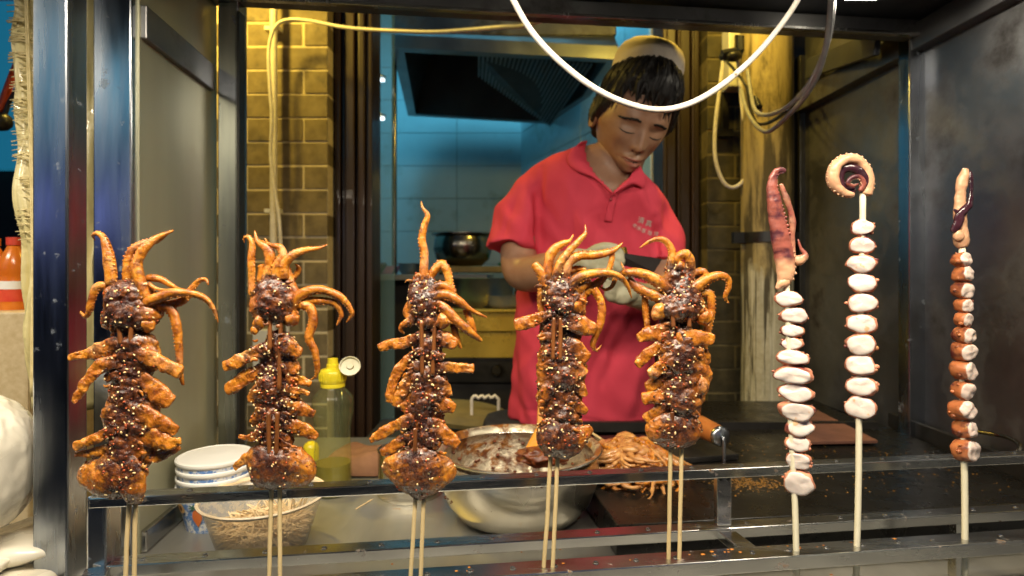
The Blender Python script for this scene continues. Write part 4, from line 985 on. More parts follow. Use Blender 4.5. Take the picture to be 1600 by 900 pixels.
squid('fourth grilled squid skewer, tentacles sweeping right over the cook\'s gloves', 868,
  [(874, 400), (876, 640), (868, 700), (858, 905)], 432, 690,
  [(872, 428, 16), (874, 440, 26), (878, 456, 31), (884, 472, 32), (886, 486, 30), (880, 498, 20)],
  [(878, 488, 22), (874, 505, 24), (868, 528, 22), (874, 550, 30), (876, 580, 34), (876, 610, 33), (874, 640, 32), (872, 662, 30)],
  [[(838, 680, 14, 2), (852, 680, 29, 5), (872, 682, 32, 7), (893, 684, 27, 7), (911, 676, 15, 5), (924, 666, 5, 3)]],
  [[(852, 448, 8), (845, 427, 8), (834, 411, 7), {'d': 2, 's': 1}],
   [(857, 440, 8), (857, 408, 8.5), (865, 390, 8), (879, 381, 6), (890, 376, 3), (896, 366, .8), {'d': 2, 's': -1}],
   [(866, 442, 7.5), (872, 416, 7), (886, 395, 6), (904, 376, 4.6), (914, 364, 3), (914, 351, .8), {'d': 10}],
   [(882, 440, 9), (887, 412, 8.5), (905, 400, 8), (930, 399, 7), (952, 394, 6), (965, 387, 3), (973, 379, .8), {'d': 6, 's': 1}],
   [(955, 390, 5), (955, 407, 4.5), (950, 423, 5), (936, 440, 7), (921, 452, 8), (908, 461, 8), {'d': 2, 'b': -.3}],
   [(890, 424, 6), (902, 420, 5.5), (916, 422, 3.4), {'d': -6}],
   [(889, 458, 9), (897, 438, 9), (920, 428, 8), (949, 427, 6.4), (969, 434, 5), (980, 448, 3), (987, 466, .8), {'d': 16, 's': -1}],
   [(962, 434, 4), (956, 448, 3), (946, 453, 2.4), (938, 448, 1.4), {'d': 0}],
   [(898, 458, 9), (908, 446, 7.5), (924, 441, 6), {'d': 10}],
   [(926, 450, 7), (938, 470, 6.5), (939, 496, 6.5), (932, 520, 5.4), (926, 537, 4.6), (931, 547, 2.6), (940, 539, .8), {'d': 6}],
   [(846, 446, 5.5), (845, 476, 5.5), (849, 502, 5.5), (846, 530, 5), {'d': -4}]],
  [[(862, 488, 8), (838, 498, 10), (817, 505, 11), (803, 508, 8), {'t': .4}],
   [(878, 496, 16), (904, 506, 16), (930, 514, 10), {'d': 12}],
   [(882, 532, 12), (902, 548, 16), (918, 562, 12), {'d': 9}],
   [(894, 566, 12), (912, 586, 9)],
   [(888, 592, 14), (906, 606, 11), (915, 616, 6), {'d': 6}],
   [(888, 622, 14), (902, 634, 10), (917, 642, 5), {'d': 8}],
   [(860, 545, 10), (846, 555, 8)], [(860, 600, 12), (846, 620, 9)]],
  [((864, 495), (863, 560), (15, 19)), ((875, 495), (874, 560), (15, 19)), ((861, 700), (848, 915), (3, 3)), ((872, 700), (862, 915), (3, 3))],
  clumps=[(858, 450, 9), (900, 478, 12)], seed=4)

squid('rightmost of the five grilled squid skewers, round end with a dark hole', 1058,
  [(1058, 400), (1060, 560), (1058, 700), (1052, 905)], 418, 650,
  [(1060, 412, 11), (1060, 430, 20), (1062, 450, 29), (1062, 470, 37), (1062, 490, 41), (1062, 505, 32)],
  [(1060, 500, 24), (1056, 520, 28), (1062, 545, 36), (1066, 575, 37), (1066, 605, 37), (1062, 630, 36), (1054, 650, 24)],
  [[(1008, 664, 8, 2), (1024, 668, 23, 5), (1045, 671, 28, 7), (1063, 670, 28, 7), (1079, 664, 22, 5), (1091, 655, 8, 2)]],
  [[(1040, 452, 8), (1046, 422, 8), (1049, 393, 6.6), (1038, 376, 5.6), (1023, 374, 4), (1010, 380, 2.4), (999, 388, .8), {'d': 4}],
   [(1056, 416, 5), (1059, 401, 7.5), (1070, 397, 8), (1078, 412, 8), (1077, 442, 8), {'d': 6}],
   [(1078, 455, 11), (1099, 438, 9), (1120, 430, 7.6), (1135, 436, 6), (1136, 450, 5), (1132, 464, 3.4), (1139, 474, .9), {'d': 8, 's': -1}],
   [(1080, 428, 6), (1100, 424, 6.6), (1106, 438, 6), (1102, 452, 6), {'d': -6}],
   [(1092, 458, 8), (1108, 458, 7.4), (1112, 472, 7), (1111, 492, 6.4), (1106, 516, 6), (1101, 542, 5), (1100, 556, 3), {'d': -2}],
   [(1046, 454, 11), (1020, 436, 10), (996, 427, 8.4), (976, 426, 6), (968, 430, 2.4), {'d': 10, 's': 1}],
   [(985, 434, 3), (976, 422, 2.4), (970, 409, .8), {'d': 2}],
   [(1034, 466, 10), (1008, 456, 9), (992, 446, 7.4), (982, 434, 5), {'d': 4}],
   [(1008, 460, 5.5), (1009, 486, 5.4), (1012, 516, 4.6), {'d': -4}]],
  [[(1046, 507, 8), (1016, 520, 12), (994, 529, 6), {'d': 6}],
   [(1044, 534, 8), (1014, 550, 10), (994, 572, 7)],
   [(1036, 568, 12), (1009, 583, 9)],
   [(1040, 592, 12), (1006, 604, 9)],
   [(1036, 614, 12), (1000, 622, 10), {'d': 6}],
   [(1052, 524, 10), (1082, 526, 13), (1111, 529, 9), {'d': 14, 'b': -.75}],
   [(1078, 548, 16), (1096, 558, 14), (1106, 570, 6)],
   [(1084, 600, 18), (1100, 604, 12)],
   [(1046, 630, 9), (1022, 642, 9), (1006, 656, 8), {'d': 8}],
   [(1072, 632, 8), (1086, 648, 6)]],
  [((1046, 468), (1047, 510), (18, 22)), ((1071, 468), (1071, 510), (18, 22)), ((1046, 640), (1046, 655), 18), ((1047, 690), (1044, 893), (3, 2)), ((1065, 685), (1060, 893), (3, 2))],
  clumps=[(1026, 488, 13), (1096, 494, 13), (1060, 418, 8)], seed=5, hole=(1052, 669, 15.5))

# ================================================================ OCTOPUS SKEWERS
def oslice(fd, cx, cy, hw, hh, dep, axis, seed, nubs=2):
    """a cut round of octopus arm: two pale cut faces, skin round the edge"""
    ax = V(axis).normalized(); up = V((0, 0, 1)); sd = ax.cross(up).normalized(); up = sd.cross(ax).normalized()
    c = fd.W(cx, cy, 0); k = fd.k; rn = random.Random(seed); n = 30
    prof = [(.0, 1.03), (.35, 1.03), (.62, 1.0), (.80, .95), (.90, .84), (.985, .62), (1.03, .3), (1.04, 0), (1.02, -.4), (.95, -.75), (.8, -.95), (.4, -1), (0, -1)]
    mb = MB(); vs = []; at = []
    for r, a in prof:
        for j in range(n):
            an = 2*math.pi*j/n
            w_ = 1+.20*mn.noise(V((math.cos(an)*1.1+seed*3.1, math.sin(an)*1.1, a*.4)))+.07*r*mn.noise(V((math.cos(an)*3+seed, math.sin(an)*3, a*2)))
            ca = math.cos(an); sa = math.sin(an); e = 2/2.1
            ca = math.copysign(abs(ca)**e, ca); sa = math.copysign(abs(sa)**e, sa)
            p = c + sd*(ca*hw*k*r*w_) + up*(sa*hh*k*r*w_) + ax*(a*dep*k*(1+.25*mn.noise(V((ca*r*1.5, sa*r*1.5, seed)))))
            vs.append(p); at.append(0.0 if r < .84 and a > 0 else (max(0, min(1, (r-.86)/.12)) if a > 0.1 else 1.0))
    m_ = len(prof); fs = [(i*n+j, i*n+(j+1) % n, (i+1)*n+(j+1) % n, (i+1)*n+j) for i in range(m_-1) for j in range(n)]
    mb.add(vs, fs, at); mb.smooth = True
    for q in range(nubs):
        an = rn.choice([rn.uniform(-.6, .8), rn.uniform(2.3, 3.9)]); p = c+sd*(math.cos(an)*hw*k*1.02)+up*(math.sin(an)*hh*k*.98)+ax*(rn.uniform(-.6, .5)*dep*k)
        mb.ball(p, rn.uniform(2.0, 4.0)*k, 2, rn.uniform(.8, 1.3), rn.uniform(.8, 1.3), rn.uniform(.7, 1.1), at=.9)
    for q in range(2):
        an = rn.uniform(0, 6.28); p0 = c+sd*(math.cos(an)*hw*k*.95)+up*(math.sin(an)*hh*k*.9)+ax*(-.1*dep*k); p1 = p0+(p0-c).normalized()*rn.uniform(2, 5)*k
        mb.tube([p0, p0.lerp(p1, .5), p1], [2.2*k, 1.6*k, .5*k], 8, at=1.0)
    b = bmesh.new()
    return mb
def octo(label, px, pieces, stick, axis, m, seed):
    Y = U(px, .567); fd = Food(Y, [(px, 0), (px, 900)], -999, 999, seed)
    fd.sauce = lambda x, y, b=0: 0.55
    t = thing('octopus_skewer', label, 'octopus skewer', fd.W(stick[1][0], 905, 0), 'octopus rounds on single sticks')
    rn = random.Random(seed)
    for i, (x, y, hw, hh) in enumerate(pieces):
        a = V(axis)+V((rn.uniform(-.22, .22), 0, rn.uniform(-.22, .22)))
        dep = hw*.45 if seed != 13 else hw*.72
        hw2 = hw if seed != 13 else hh*.95
        emit('octopus_slice', oslice(fd, x, y, hw2, hh, dep, a, seed*31+i), m, t, smooth='full')
    (x0, y0), (x1, y1) = stick
    mb = MB(); n = 16; mb.tube([fd.W(x0+(x1-x0)*i/(n-1)+.8*math.sin(i*.7), y0+(y1-y0)*i/(n-1), 0) for i in range(n)], 4.6*fd.k, 12); emit('stick', mb, M['wstick'], t, smooth='full')
    return t, fd
pc = [(1232, 467, 19, 12), (1240, 493, 20, 12.5), (1237, 517, 17, 10), (1238, 537, 15, 10), (1237, 559, 23, 12), (1239, 585, 28, 14), (1242, 613, 24, 14.5), (1245, 642, 25, 15), (1249, 668, 20, 14.5), (1246, 694, 18, 12.5), (1247, 719, 18, 13), (1248, 753, 22, 19)]
t, fd = octo('left octopus skewer topped by a long purple arm edged with suckers', 1240, pc, ((1228, 430), (1246, 915)), (-.42, -1, .1), M['octo'], 11)
mask = lambda y0, y1: (lambda x, y, b=0: max(0, min(1, 1-(y-y0)/(y1-y0)))+b)
fd.sauce = mask(385, 432)
mb = fd.sweep([(1222, 447, 7), (1228, 424, 14), (1224, 396, 15), (1217, 358, 13.5), (1211, 322, 11.5), (1206, 290, 8), (1210, 272, 6), (1219, 266, 5), (1228, 268, 3.5)], tk=.75, ns=22, step=1.6, lump=1.2, fine=.5, freq=.10, suck=-1)
emit('octopus_arm', mb, M['octo_arm'], t, smooth='full')
mb = fd.sweep([(1238, 400, 4, 2), (1236, 370, 4, 4), (1235, 340, 5, 5), (1226, 312, 4.5, 6), (1217, 288, 3.5, 6)], tk=.8, ns=12, lump=.8, boost=-.4); emit('arm_fold', mb, M['octo_arm'], t, smooth='full')
mb = fd.sweep([(1240, 410, 8, 2), (1252, 404, 6.5, 3), (1256, 398, 3.5, 4), (1250, 388, 2.6, 3), (1246, 374, 1.2, 2)], tk=.8, ns=12, lump=1.6, boost=-.2); emit('arm_curl', mb, M['octo_arm'], t, smooth='full')
mb = fd.sweep([(1230, 438, 8, 2), (1219, 444, 6, 3), (1212, 452, 2.4, 3)], tk=.8, ns=12, lump=1.4, boost=-.6); emit('arm_frill', mb, M['octo_arm'], t, smooth='full')
pc = [(1347, 356, 16, 12.5), (1347, 383, 17, 13.5), (1347, 412, 20, 14), (1348, 443, 20, 15), (1347, 474, 20, 15), (1347, 506, 20, 15.5), (1345, 538, 21, 16.5), (1344, 571, 21, 16), (1346, 603, 21, 15), (1345, 636, 21, 18)]
t, fd = octo('middle octopus skewer topped by a curled arm like a hook', 1345, pc, ((1348, 288), (1338, 915)), (-.56, -1, .08), M['octo'], 12)
fd.sauce = lambda x, y, b=0: b
mb = fd.sweep([(1352, 306, 9), (1356, 284, 9), (1350, 262, 8.5), (1337, 250, 8.5), (1318, 250, 8.5), (1304, 262, 9), (1301, 280, 9), (1309, 295, 8), (1322, 303, 6), (1334, 304, 4)], tk=1.1, ns=20, step=1.6, lump=.7, fine=.5, freq=.10, boost=.12, suck=-1)
emit('octopus_arm', mb, M['octo_arm'], t, smooth='full')
mb = fd.sweep([(1349, 302, 6, 2), (1350, 286, 9, 3), (1345, 270, 9, 2), (1331, 262, 7, 0), (1317, 266, 7, -3), (1313, 282, 8, -4), (1322, 295, 8, -3), (1336, 300, 6, 1)], tk=.7, ns=16, lump=1.2); emit('membrane', mb, M['purple'], t, smooth='full')
mb = fd.sweep([(1340, 300, 4, 5), (1345, 288, 4.5, 7), (1338, 278, 4, 8), (1326, 279, 3.6, 8), (1320, 287, 3, 8), (1328, 292, 2, 9), (1336, 288, 1.2, 9)], tk=.9, ns=12, lump=.4, boost=.8, suck=1); emit('inner_curl', mb, M['octo_arm'], t, smooth='full')
pc = [(1502, 406, 16, 11), (1504, 429, 16, 12.5), (1504, 453, 17, 13), (1505, 477, 15, 11), (1505, 499, 14, 11.5), (1505, 523, 18, 12.5), (1505, 549, 20, 14), (1505, 579, 19, 15), (1505, 609, 17, 14), (1503, 641, 22, 15), (1507, 671, 20, 13), (1508, 703, 20, 17)]
t, fd = octo('right octopus skewer of brown-skinned rounds in front of the side wall', 1505, pc, ((1503, 380), (1508, 915)), (.24, -.93, 0), M['octo_brown'], 13)
fd.sauce = lambda x, y, b=0: b
mb = fd.sweep([(1504, 388, 8), (1502, 374, 13), (1502, 352, 8), (1500, 325, 9), (1501, 300, 8), (1505, 278, 7), (1509, 263, 4.5)], tk=.8, ns=18, step=1.6, lump=1.3, fine=.6, boost=.05); emit('octopus_arm', mb, M['octo_arm'], t, smooth='full')
mb = fd.sweep([(1484, 364, 4, 6), (1490, 352, 7, 7), (1494, 334, 6, 9), (1506, 322, 5, 9), (1511, 305, 3.4, 8), (1513, 280, 3, 6), (1512, 268, 1.4, 5)], tk=.6, ns=12, lump=1.4); emit('membrane', mb, M['purple'], t, smooth='full')
mb = fd.sweep([(1494, 338, 3, 9), (1486, 330, 3.2, 9), (1482, 328, 1.6, 9)], tk=.8, ns=10, lump=1); emit('membrane_tip', mb, M['purple'], t, smooth='full')
mb = fd.sweep([(1486, 366, 5, 4), (1492, 368, 9, 5), (1500, 374, 8, 5)], tk=.8, ns=14, lump=1.2, boost=.1); emit('arm_lump', mb, M['octo_arm'], t, smooth='full')

# ================================================================ THINGS ON THE COUNTER
# mixing bowl
bc = V(((810-800)/FP*.865, .865, ZT))
t = thing('mixing_bowl', 'large steel mixing bowl smeared with brown sauce inside', 'mixing bowl', bc)
r = .1235; h = ZC-(697-HY)/FP*.865-ZT
mb = MB(); outer = [(0, 0), (.070, 0), (.092, .010), (.108, .030), (.117, .055), (.120, .078), (.1175, .094), (.113, h-.010), (.116, h-.004), (r, h-.002), (r+.0015, h), (r, h+.0015)]
mb.lathe(bc, outer, 72, caps=False); emit('shell', mb, M['bowl'], t)
mb = MB(); mb.lathe(bc, [(r, h+.0015), (.1155, h-.0005), (.1115, h-.008), (.116, .092), (.1185, .077), (.1155, .055), (.1065, .031), (.090, .012), (.066, .0025), (0, .0022)], 72, caps=False); emit('inside', mb, M['bowl_in'], t)
mb = MB(); mb.ball((0, 0, 0), 1, 5)
for i, v in enumerate(mb.v):
    nn = mn.noise(v*2.2)*.18+mn.noise(v*7)*.07+mn.noise(v*17)*.03; q = V((v.x*.080, v.y*.075, v.z*.016))*(1+nn); mb.v[i] = q+bc+V((.012, -.005, .014))
one('sauce', mb, M['sauce'], 'chunky red brown sauce in the bottom of the mixing bowl', 'sauce', smooth='full')
mb = MB()
for i in range(150):
    a = random.uniform(0, 6.28); zz = random.uniform(.025, h-.012); rr = {0: .090, 1: .103, 2: .1115, 3: .1150, 4: .1165}[min(4, int(zz/.02))]; p = bc+V((math.cos(a)*rr, math.sin(a)*rr, zz)); mb.ball(p, random.uniform(.0012, .0042), 1, 1, 1, random.uniform(.5, 1))
emit('sauce_splashes', mb, M['sauce'], t, smooth='full')['kind'] = 'stuff'
t = thing('spatula', 'flat orange wooden spatula standing in the mixing bowl', 'spatula', P(846, 705, .90))
mb = MB(); hp = [P(852, 592, .955), P(849, 640, .94), P(848, 675, .925)]
mb.bar(hp[0], hp[2], .020, .010, V((0, 1, 0))); emit('handle', mb, M['owood'], t, bevel=.003)
mb = MB(); q = P(846, 706, .90)
mb.prism([P(838, 672, .925), P(858, 672, .925), P(876, 712, .89), (P(866, 722, .88)), P(812, 722, .88), P(822, 705, .90)], (0, .009, .003)); emit('head', mb, M['owood'], t, bevel=.002)
mb = MB(); mb.ball((0, 0, 0), 1, 4)
for i, v in enumerate(mb.v):
    q = V((v.x*.036, v.y*.022, v.z*.014))*(1+mn.noise(v*2.6)*.35+mn.noise(v*8)*.15); mb.v[i] = q+P(846, 714, .885)
emit('sauce_coating', mb, M['sauce'], t, smooth='full')

# paper cups stack
cx, cy = -.4325, .84
for i in range(4):
    z0 = ZT+i*.0125; hgt = ZC-(752-HY)/FP*.84-ZT+.002
    lab = ['lowest paper cup of the stack with a blue fruit and carrot print', 'second paper cup up in the stack at left', 'third paper cup up in the stack at left', 'topmost white paper cup of the stack at left'][i]
    off = V((cx+random.uniform(-.0008, .0008), cy, z0))
    t = thing('paper_cup', lab, 'paper cup', off, 'stacked paper cups')
    mb = MB(); R0, R1 = .0375, .0495
    mb.lathe(off, [(0, .002), (R0, .002), (R0, 0), (R0+.0006, 0), (R1-.0008, hgt-.008)], 64, caps=False); 
    emit('wall', mb, M['cup'], t)
    mb = MB(); mb.lathe(off, [(R1-.0009, hgt-.008), (R1+.001, hgt-.0065), (R1+.0022, hgt-.0035), (R1+.0018, hgt-.001), (R1, hgt), (R1-.0014, hgt-.002), (R0-.001, .004), (0, .004)], 64, caps=False); emit('rim_and_inside', mb, M['paper'], t)
    if i == 3:
        mb = MB(); mb.lathe(off, [(0, hgt-.004), (R1-.0016, hgt-.004), (R1-.001, hgt-.0008), (0, hgt+.0004)], 64); emit('lid', mb, M['paper'], t)
    if i == 0:
        def onwall(ax, zf, o=.0009):
            rr = R0+.0006+(R1-R0)*(zf)+o; return off+V((rr*math.sin(R(ax)), -rr*math.cos(R(ax)), zf*hgt*.87))
        def disc(name, ax, zf, sx, sz, m, o, n=20, shape=None):
            mb = MB(); pts = []
            for j in range(n):
                an = 2*math.pi*j/n; k = shape(an) if shape else 1
                pts.append(onwall(ax+sx*k*math.cos(an), zf+sz*k*math.sin(an), o))
            cpt = onwall(ax, zf, o+.0002); mb.add([cpt]+pts, [(0, 1+j, 1+(j+1) % n) for j in range(n)]); mb.smooth = True
            o_ = emit(name, mb, m, t, fixn=False); return o_
        oc = mat('carrot_print', (.80, .22, .05), (.70, .16, .03), 60, .4, .05); gc = mat('leaf_print', (.04, .16, .10), None, 60, .4, .05); ac = mat('apricot_print', (.80, .42, .12), (.85, .60, .30), 60, .4, .05); pt = mat('pit_print', (.25, .10, .03), None, 60, .4, .05)
        disc('apricot', -40, .66, 13, .15, ac, .0009); disc('apricot_pit', -38, .66, 5, .07, pt, .0013)
        disc('carrot', -3, .44, 9, .24, oc, .0009, shape=lambda a: 1-.35*max(0, -math.sin(a))*abs(math.cos(a))*1.4 if math.sin(a) < 0 else 1)
        disc('carrot_leaves', -8, .74, 10, .10, gc, .0013, 24, lambda a: .65+.35*math.sin(a*6))
# toothpick tub
tc = V(((412-800)/FP*.765, .765, ZT))
t = thing('toothpick_tub', 'milky plastic tub full of pale toothpicks', 'tub', tc)
mb = MB(); mb.lathe(tc, [(0, 0), (.052, 0), (.0555, .003), (.0735, .060), (.078, .066), (.0795, .068), (.079, .0695), (.0765, .0685), (.0722, .061), (.0542, .005), (0, .0022)], 64); emit('wall', mb, M['tub'], t)
mb = MB(); mb.lathe(tc, [(.0752, .0645), (.0797, .0672), (.0805, .069), (.0790, .0705), (.0770, .0700), (.0752, .0660)], 64, caps=False); emit('rim', mb, mat('tub_rim', (.80, .70, .52), (.74, .56, .32), 14, .3, .05), t)
mb = MB(); rnd = random.Random(8)
for i in range(620):
    z = rnd.uniform(.006, .038); rr = .050+.017*z/.06; a = rnd.uniform(0, 6.28); q = math.sqrt(rnd.random())*(rr-.012)
    c = V((q*math.cos(a), q*math.sin(a), z)); th = rnd.uniform(0, 6.28); el = rnd.gauss(0, .22); d = V((math.cos(th)*math.cos(el), math.sin(th)*math.cos(el), math.sin(el)))
    Lh = .030
    p0, p1 = c-d*Lh, c+d*Lh
    def clampp(p):
        rad = math.hypot(p.x, p.y); lim = .0525+.0175*max(0, p.z)/.06
        if rad > lim: p = V((p.x*lim/rad, p.y*lim/rad, p.z))
        return V((p.x, p.y, max(.0035, p.z)))
    mb.tube([tc+clampp(p0), tc+clampp(p1)], .00085, 4)
for i in range(26):
    a = rnd.uniform(-1.2, 1.5); c = V((.045*math.cos(a)+rnd.uniform(-.03, .01), .045*math.sin(a), .03)); th = rnd.uniform(0, 6.28); d = V((math.cos(th)*.5, math.sin(th)*.4, .75)).normalized(); mb.tube([tc+c, tc+c+d*.040], .00085, 5)
o = one('toothpicks', mb, M['pick'], 'heap of pale toothpicks inside the milky tub', 'toothpicks', kind='stuff')
def pick(pa, pb, lab):
    mb = MB(); mb.tube([pa, pa.lerp(pb, .1), pa.lerp(pb, .9), pb], [.0003, .001, .001, .0003], 8); one('toothpick', mb, M['pick'], lab, 'toothpick')
Y1 = .36*FP/(797-HY); Y2 = .36*FP/(780-HY)
pick(P(555, 797, Y1)+V((0, 0, .001)), P(584, 780, Y2)+V((0, 0, .001)), 'single toothpick lying on the steel counter left of the tin')
# oil bottle
bx = V(((520-800)/FP*.955, .955, ZT))
t = thing('oil_bottle', 'clear ribbed squeeze bottle with yellow flip cap and a little oil left', 'oil bottle', bx)
k = .955/FP; hh = lambda y: ZC-(y-HY)*k-ZT
prof = [(0, 0), (.030, 0), (.0315, .004), (.0305, hh(720)), (.0285, hh(690)), (.0290, hh(665)), (.0325, hh(648)), (.0335, hh(641)), (.0320, hh(636)), (.0335, hh(630)), (.0325, hh(620)), (.026, hh(612)), (.0185, hh(606)), (.0180, hh(602))]
mb = MB(); mb.lathe(bx, prof, 48); emit('shell', mb, M['pet'], t)
mb = MB(); mb.lathe(bx, [(0, .002), (.0285, .002), (.0295, .006), (.0288, hh(722)), (0, hh(722))], 40); emit('oil', mb, M['oil'], t)
mb = MB(); mb.lathe(bx, [(.0195, hh(604)), (.0200, hh(600)), (.0195, hh(598)), (.0215, hh(596)), (.0215, hh(581)), (.0190, hh(577)), (.0105, hh(575)), (.0100, hh(569)), (.0085, hh(568)), (.0080, hh(560)), (0, hh(559))], 40); cp_ = emit('cap', mb, M['yellow'], t)
for j in range(28):
    a = 2*math.pi*j/28; mb = MB(); mb.box(bx+V((.0216*math.cos(a), .0216*math.sin(a), hh(588))), (.0016, .0012, .012), a); emit('grip_rib', mb, M['yellow'], cp_)
mb = MB(); m_ = Matrix.Rotation(R(62), 3, 'X') @ Matrix.Rotation(R(10), 3, 'Y'); mb.lathe(P(547, 573, .945), [(0, -.003), (.015, -.003), (.017, -.001), (.017, .005), (.0155, .005), (.015, .0005), (.006, .0005), (.005, .004), (0, .004)], 32, tilt=m_, sx=1.0, sy=.95)
emit('flip_lid', mb, mat('clear_yellow_lid', (.50, .47, .28), (.40, .36, .18), 20, .25, .05, sss=.2), t)
mb = MB(); mb.bar(P(538, 583, .95), P(544, 578, .947), .006, .002); emit('hinge', mb, M['yellow'], t)
# lemon-yellow cap behind skewer two: squeeze bottle lying
yb = V(((486-800)/FP*1.02, 1.02, ZT)); t = thing('yellow_bottle', 'bright yellow round-topped bottle peeking out behind the second skewer', 'bottle', yb)
hz_ = ZC-(702-HY)/FP*1.02
mb = MB(); mb.lathe(yb, [(0, 0), (.020, 0), (.021, .003), (.020, hz_-ZT-.03), (.013, hz_-ZT-.018), (0, hz_-ZT-.018)], 32); emit('body', mb, M['pet'], t)
mb = MB(); mb.lathe(yb, [(0, hz_-ZT-.018), (.0135, hz_-ZT-.018), (.0140, hz_-ZT+.002), (.011, hz_-ZT+.010), (.005, hz_-ZT+.014), (0, hz_-ZT+.0145)], 32); emit('cap', mb, M['yellow'], t)
# tin can
cc = V(((641-800)/FP*.955, .955, ZT)); t = thing('tin_can', 'dented open steel tin behind the middle skewer', 'tin', cc); hc = ZC-(700-HY)/FP*.955-ZT
mb = MB(); mb.lathe(cc, [(0, 0), (.0525, 0), (.0535, .002), (.0525, .005), (.0525, hc-.004), (.0538, hc-.001), (.0538, hc), (.052, hc-.001), (.0515, .004), (0, .003)], 56); emit('shell', mb, M['bowl'], t)
mb = MB(); mb.lathe(cc, [(0, hc*.55), (.0512, hc*.55), (.0512, hc*.56), (0, hc*.57)], 40); emit('grease', mb, M['sauce'], t)
# cloth lying behind
mb = MB(); nx_, ny_ = 24, 14; vs = []
for j in range(ny_+1):
    for i in range(nx_+1):
        x = -.345+.155*i/nx_; y = 1.02+.11*j/ny_; edge = min(i, nx_-i, j, ny_-j)/3
        z = ZT+.004+.040*min(1, edge)**.5*(.8+.35*mn.noise(V((x*25, y*25, 1))))
        vs.append(V((x+mn.noise(V((y*30, 0, 2)))*.004, y, z)))
mb.add(vs, [(j*(nx_+1)+i, j*(nx_+1)+i+1, (j+1)*(nx_+1)+i+1, (j+1)*(nx_+1)+i) for j in range(ny_) for i in range(nx_)])
one('brown_cloth', mb, M['cloth'], 'folded brown cloth lying between the oil bottle and the tin', 'cloth', smooth='full')
# heap of glazed squid on griddle
t = thing('squid_pile', 'heap of glazed uncooked squid skewers on the griddle behind the rack', 'squid pile', (.20, .92, ZG))
rnd = random.Random(21); cpx, cpy = .185, .905
mb = MB(); mb.ball((0, 0, 0), 1, 5)
for i, v in enumerate(mb.v):
    q = V((v.x*.068, v.y*.060, v.z*.036))*(1+mn.noise(v*2)*.2+mn.noise(v*6)*.12); mb.v[i] = q+V((cpx, cpy+.02, ZG+.016))
emit('heap_core', mb, M['raw'], t, smooth='full')
protos = []
for s_ in range(8):
    mb = MB(); n = 14; c = [[0, 0, 0]]; a = 0; b_ = rnd.uniform(-.2, .2)
    for i in range(n):
        a += rnd.uniform(-.35, .35)+b_; c.append([c[-1][0]+.0048*math.cos(a), c[-1][1]+.0048*math.sin(a), -.0000-.00009*i*i])
    mb.tube([V(p) for p in c], [.0058*(1-.78*i/n)+.0006*math.sin(i*1.9) for i in range(n+1)], 10)
    me = bpy.data.meshes.new('tentacle'); me.from_pydata(mb.v, [], mb.f); me.polygons.foreach_set('use_smooth', [True]*len(me.polygons)); me.materials.append(M['raw'] if s_ % 2 else M['squid']); protos.append(me)
for i in range(105):
    o = bpy.data.objects.new('tentacle', rnd.choice(protos)); COL.objects.link(o); o.parent = t
    a = rnd.gauss(-1.2, 1.0); rr = math.sqrt(rnd.random()); x = cpx+.058*rr*math.cos(a); y = cpy+.045*rr*math.sin(a); z = ZG+.050*math.sqrt(max(0, 1-rr*rr))+.006
    o.location = V((x, y, z))-wloc(t); o.rotation_euler = (rnd.uniform(-.4, .4), .25+rnd.uniform(0, .75)*rr, a+rnd.uniform(-.7, .7)); sc_ = rnd.uniform(.7, 1.15); o.scale = (sc_, sc_, sc_)
for i in range(22):
    mb = MB(); x = cpx+rnd.uniform(-.05, .045); y = cpy+rnd.uniform(-.03, .04); z = ZG+.052-.45*abs(x-cpx)
    mb.ball((x, y, z), 1, 3, .016, .011, .0065, Matrix.Rotation(rnd.uniform(-.6, .6), 3, 'Z') @ Matrix.Rotation(rnd.uniform(-.3, .4), 3, 'X')); mb.v = [v+mn.noise_vector(v*90)*.002 for v in mb.v]; emit('body_piece', mb, M['raw'], t, smooth='full')
for i in range(4):
    mb = MB(); a = P(924+i*5, 676+i*6, 1.0); b = P(985+i*4, 716+i*4, .93); mb.tube([a, b], .0022, 8); emit('stick', mb, M['stick'], t)
# grill press
t = thing('grill_press', 'iron grill press with a worn orange wooden handle and steel end cap', 'grill press', P(1108, 735, .93))
h0, h1 = P(1072, 655, 1.03), P(1124, 681, .93)
mb = MB(); d = (h1-h0); pts = [h0+d*k_ for k_ in (0, .1, .5, .9, 1)]; mb.tube(pts, [.012, .0165, .018, .0165, .0145], 20); emit('handle', mb, M['hwood'], t)
mb = MB(); dn = d.normalized(); mb.tube([h1, h1+dn*.004, h1+dn*.008], [.0165, .0165, .013], 20); emit('end_cap', mb, M['post'], t)
mb = MB(); mb.tube([h1+dn*.004, h1+dn*.012, h1+dn*.013+V((0, 0, -.006)), V(((h1+dn*.013).x, (h1+dn*.013).y, ZG+.006))], .0026, 8); emit('rod', mb, M['post'], t)
mb = MB(); mb.tube([h0, V((h0.x, h0.y, ZG+.006))], .004, 8); mb.box(((h0.x+h1.x)/2-.01, (h0.y+h1.y)/2+.03, ZG+.006), (.13, .09, .010), .2); emit('press_plate', mb, M['dark'], t, bevel=.001)

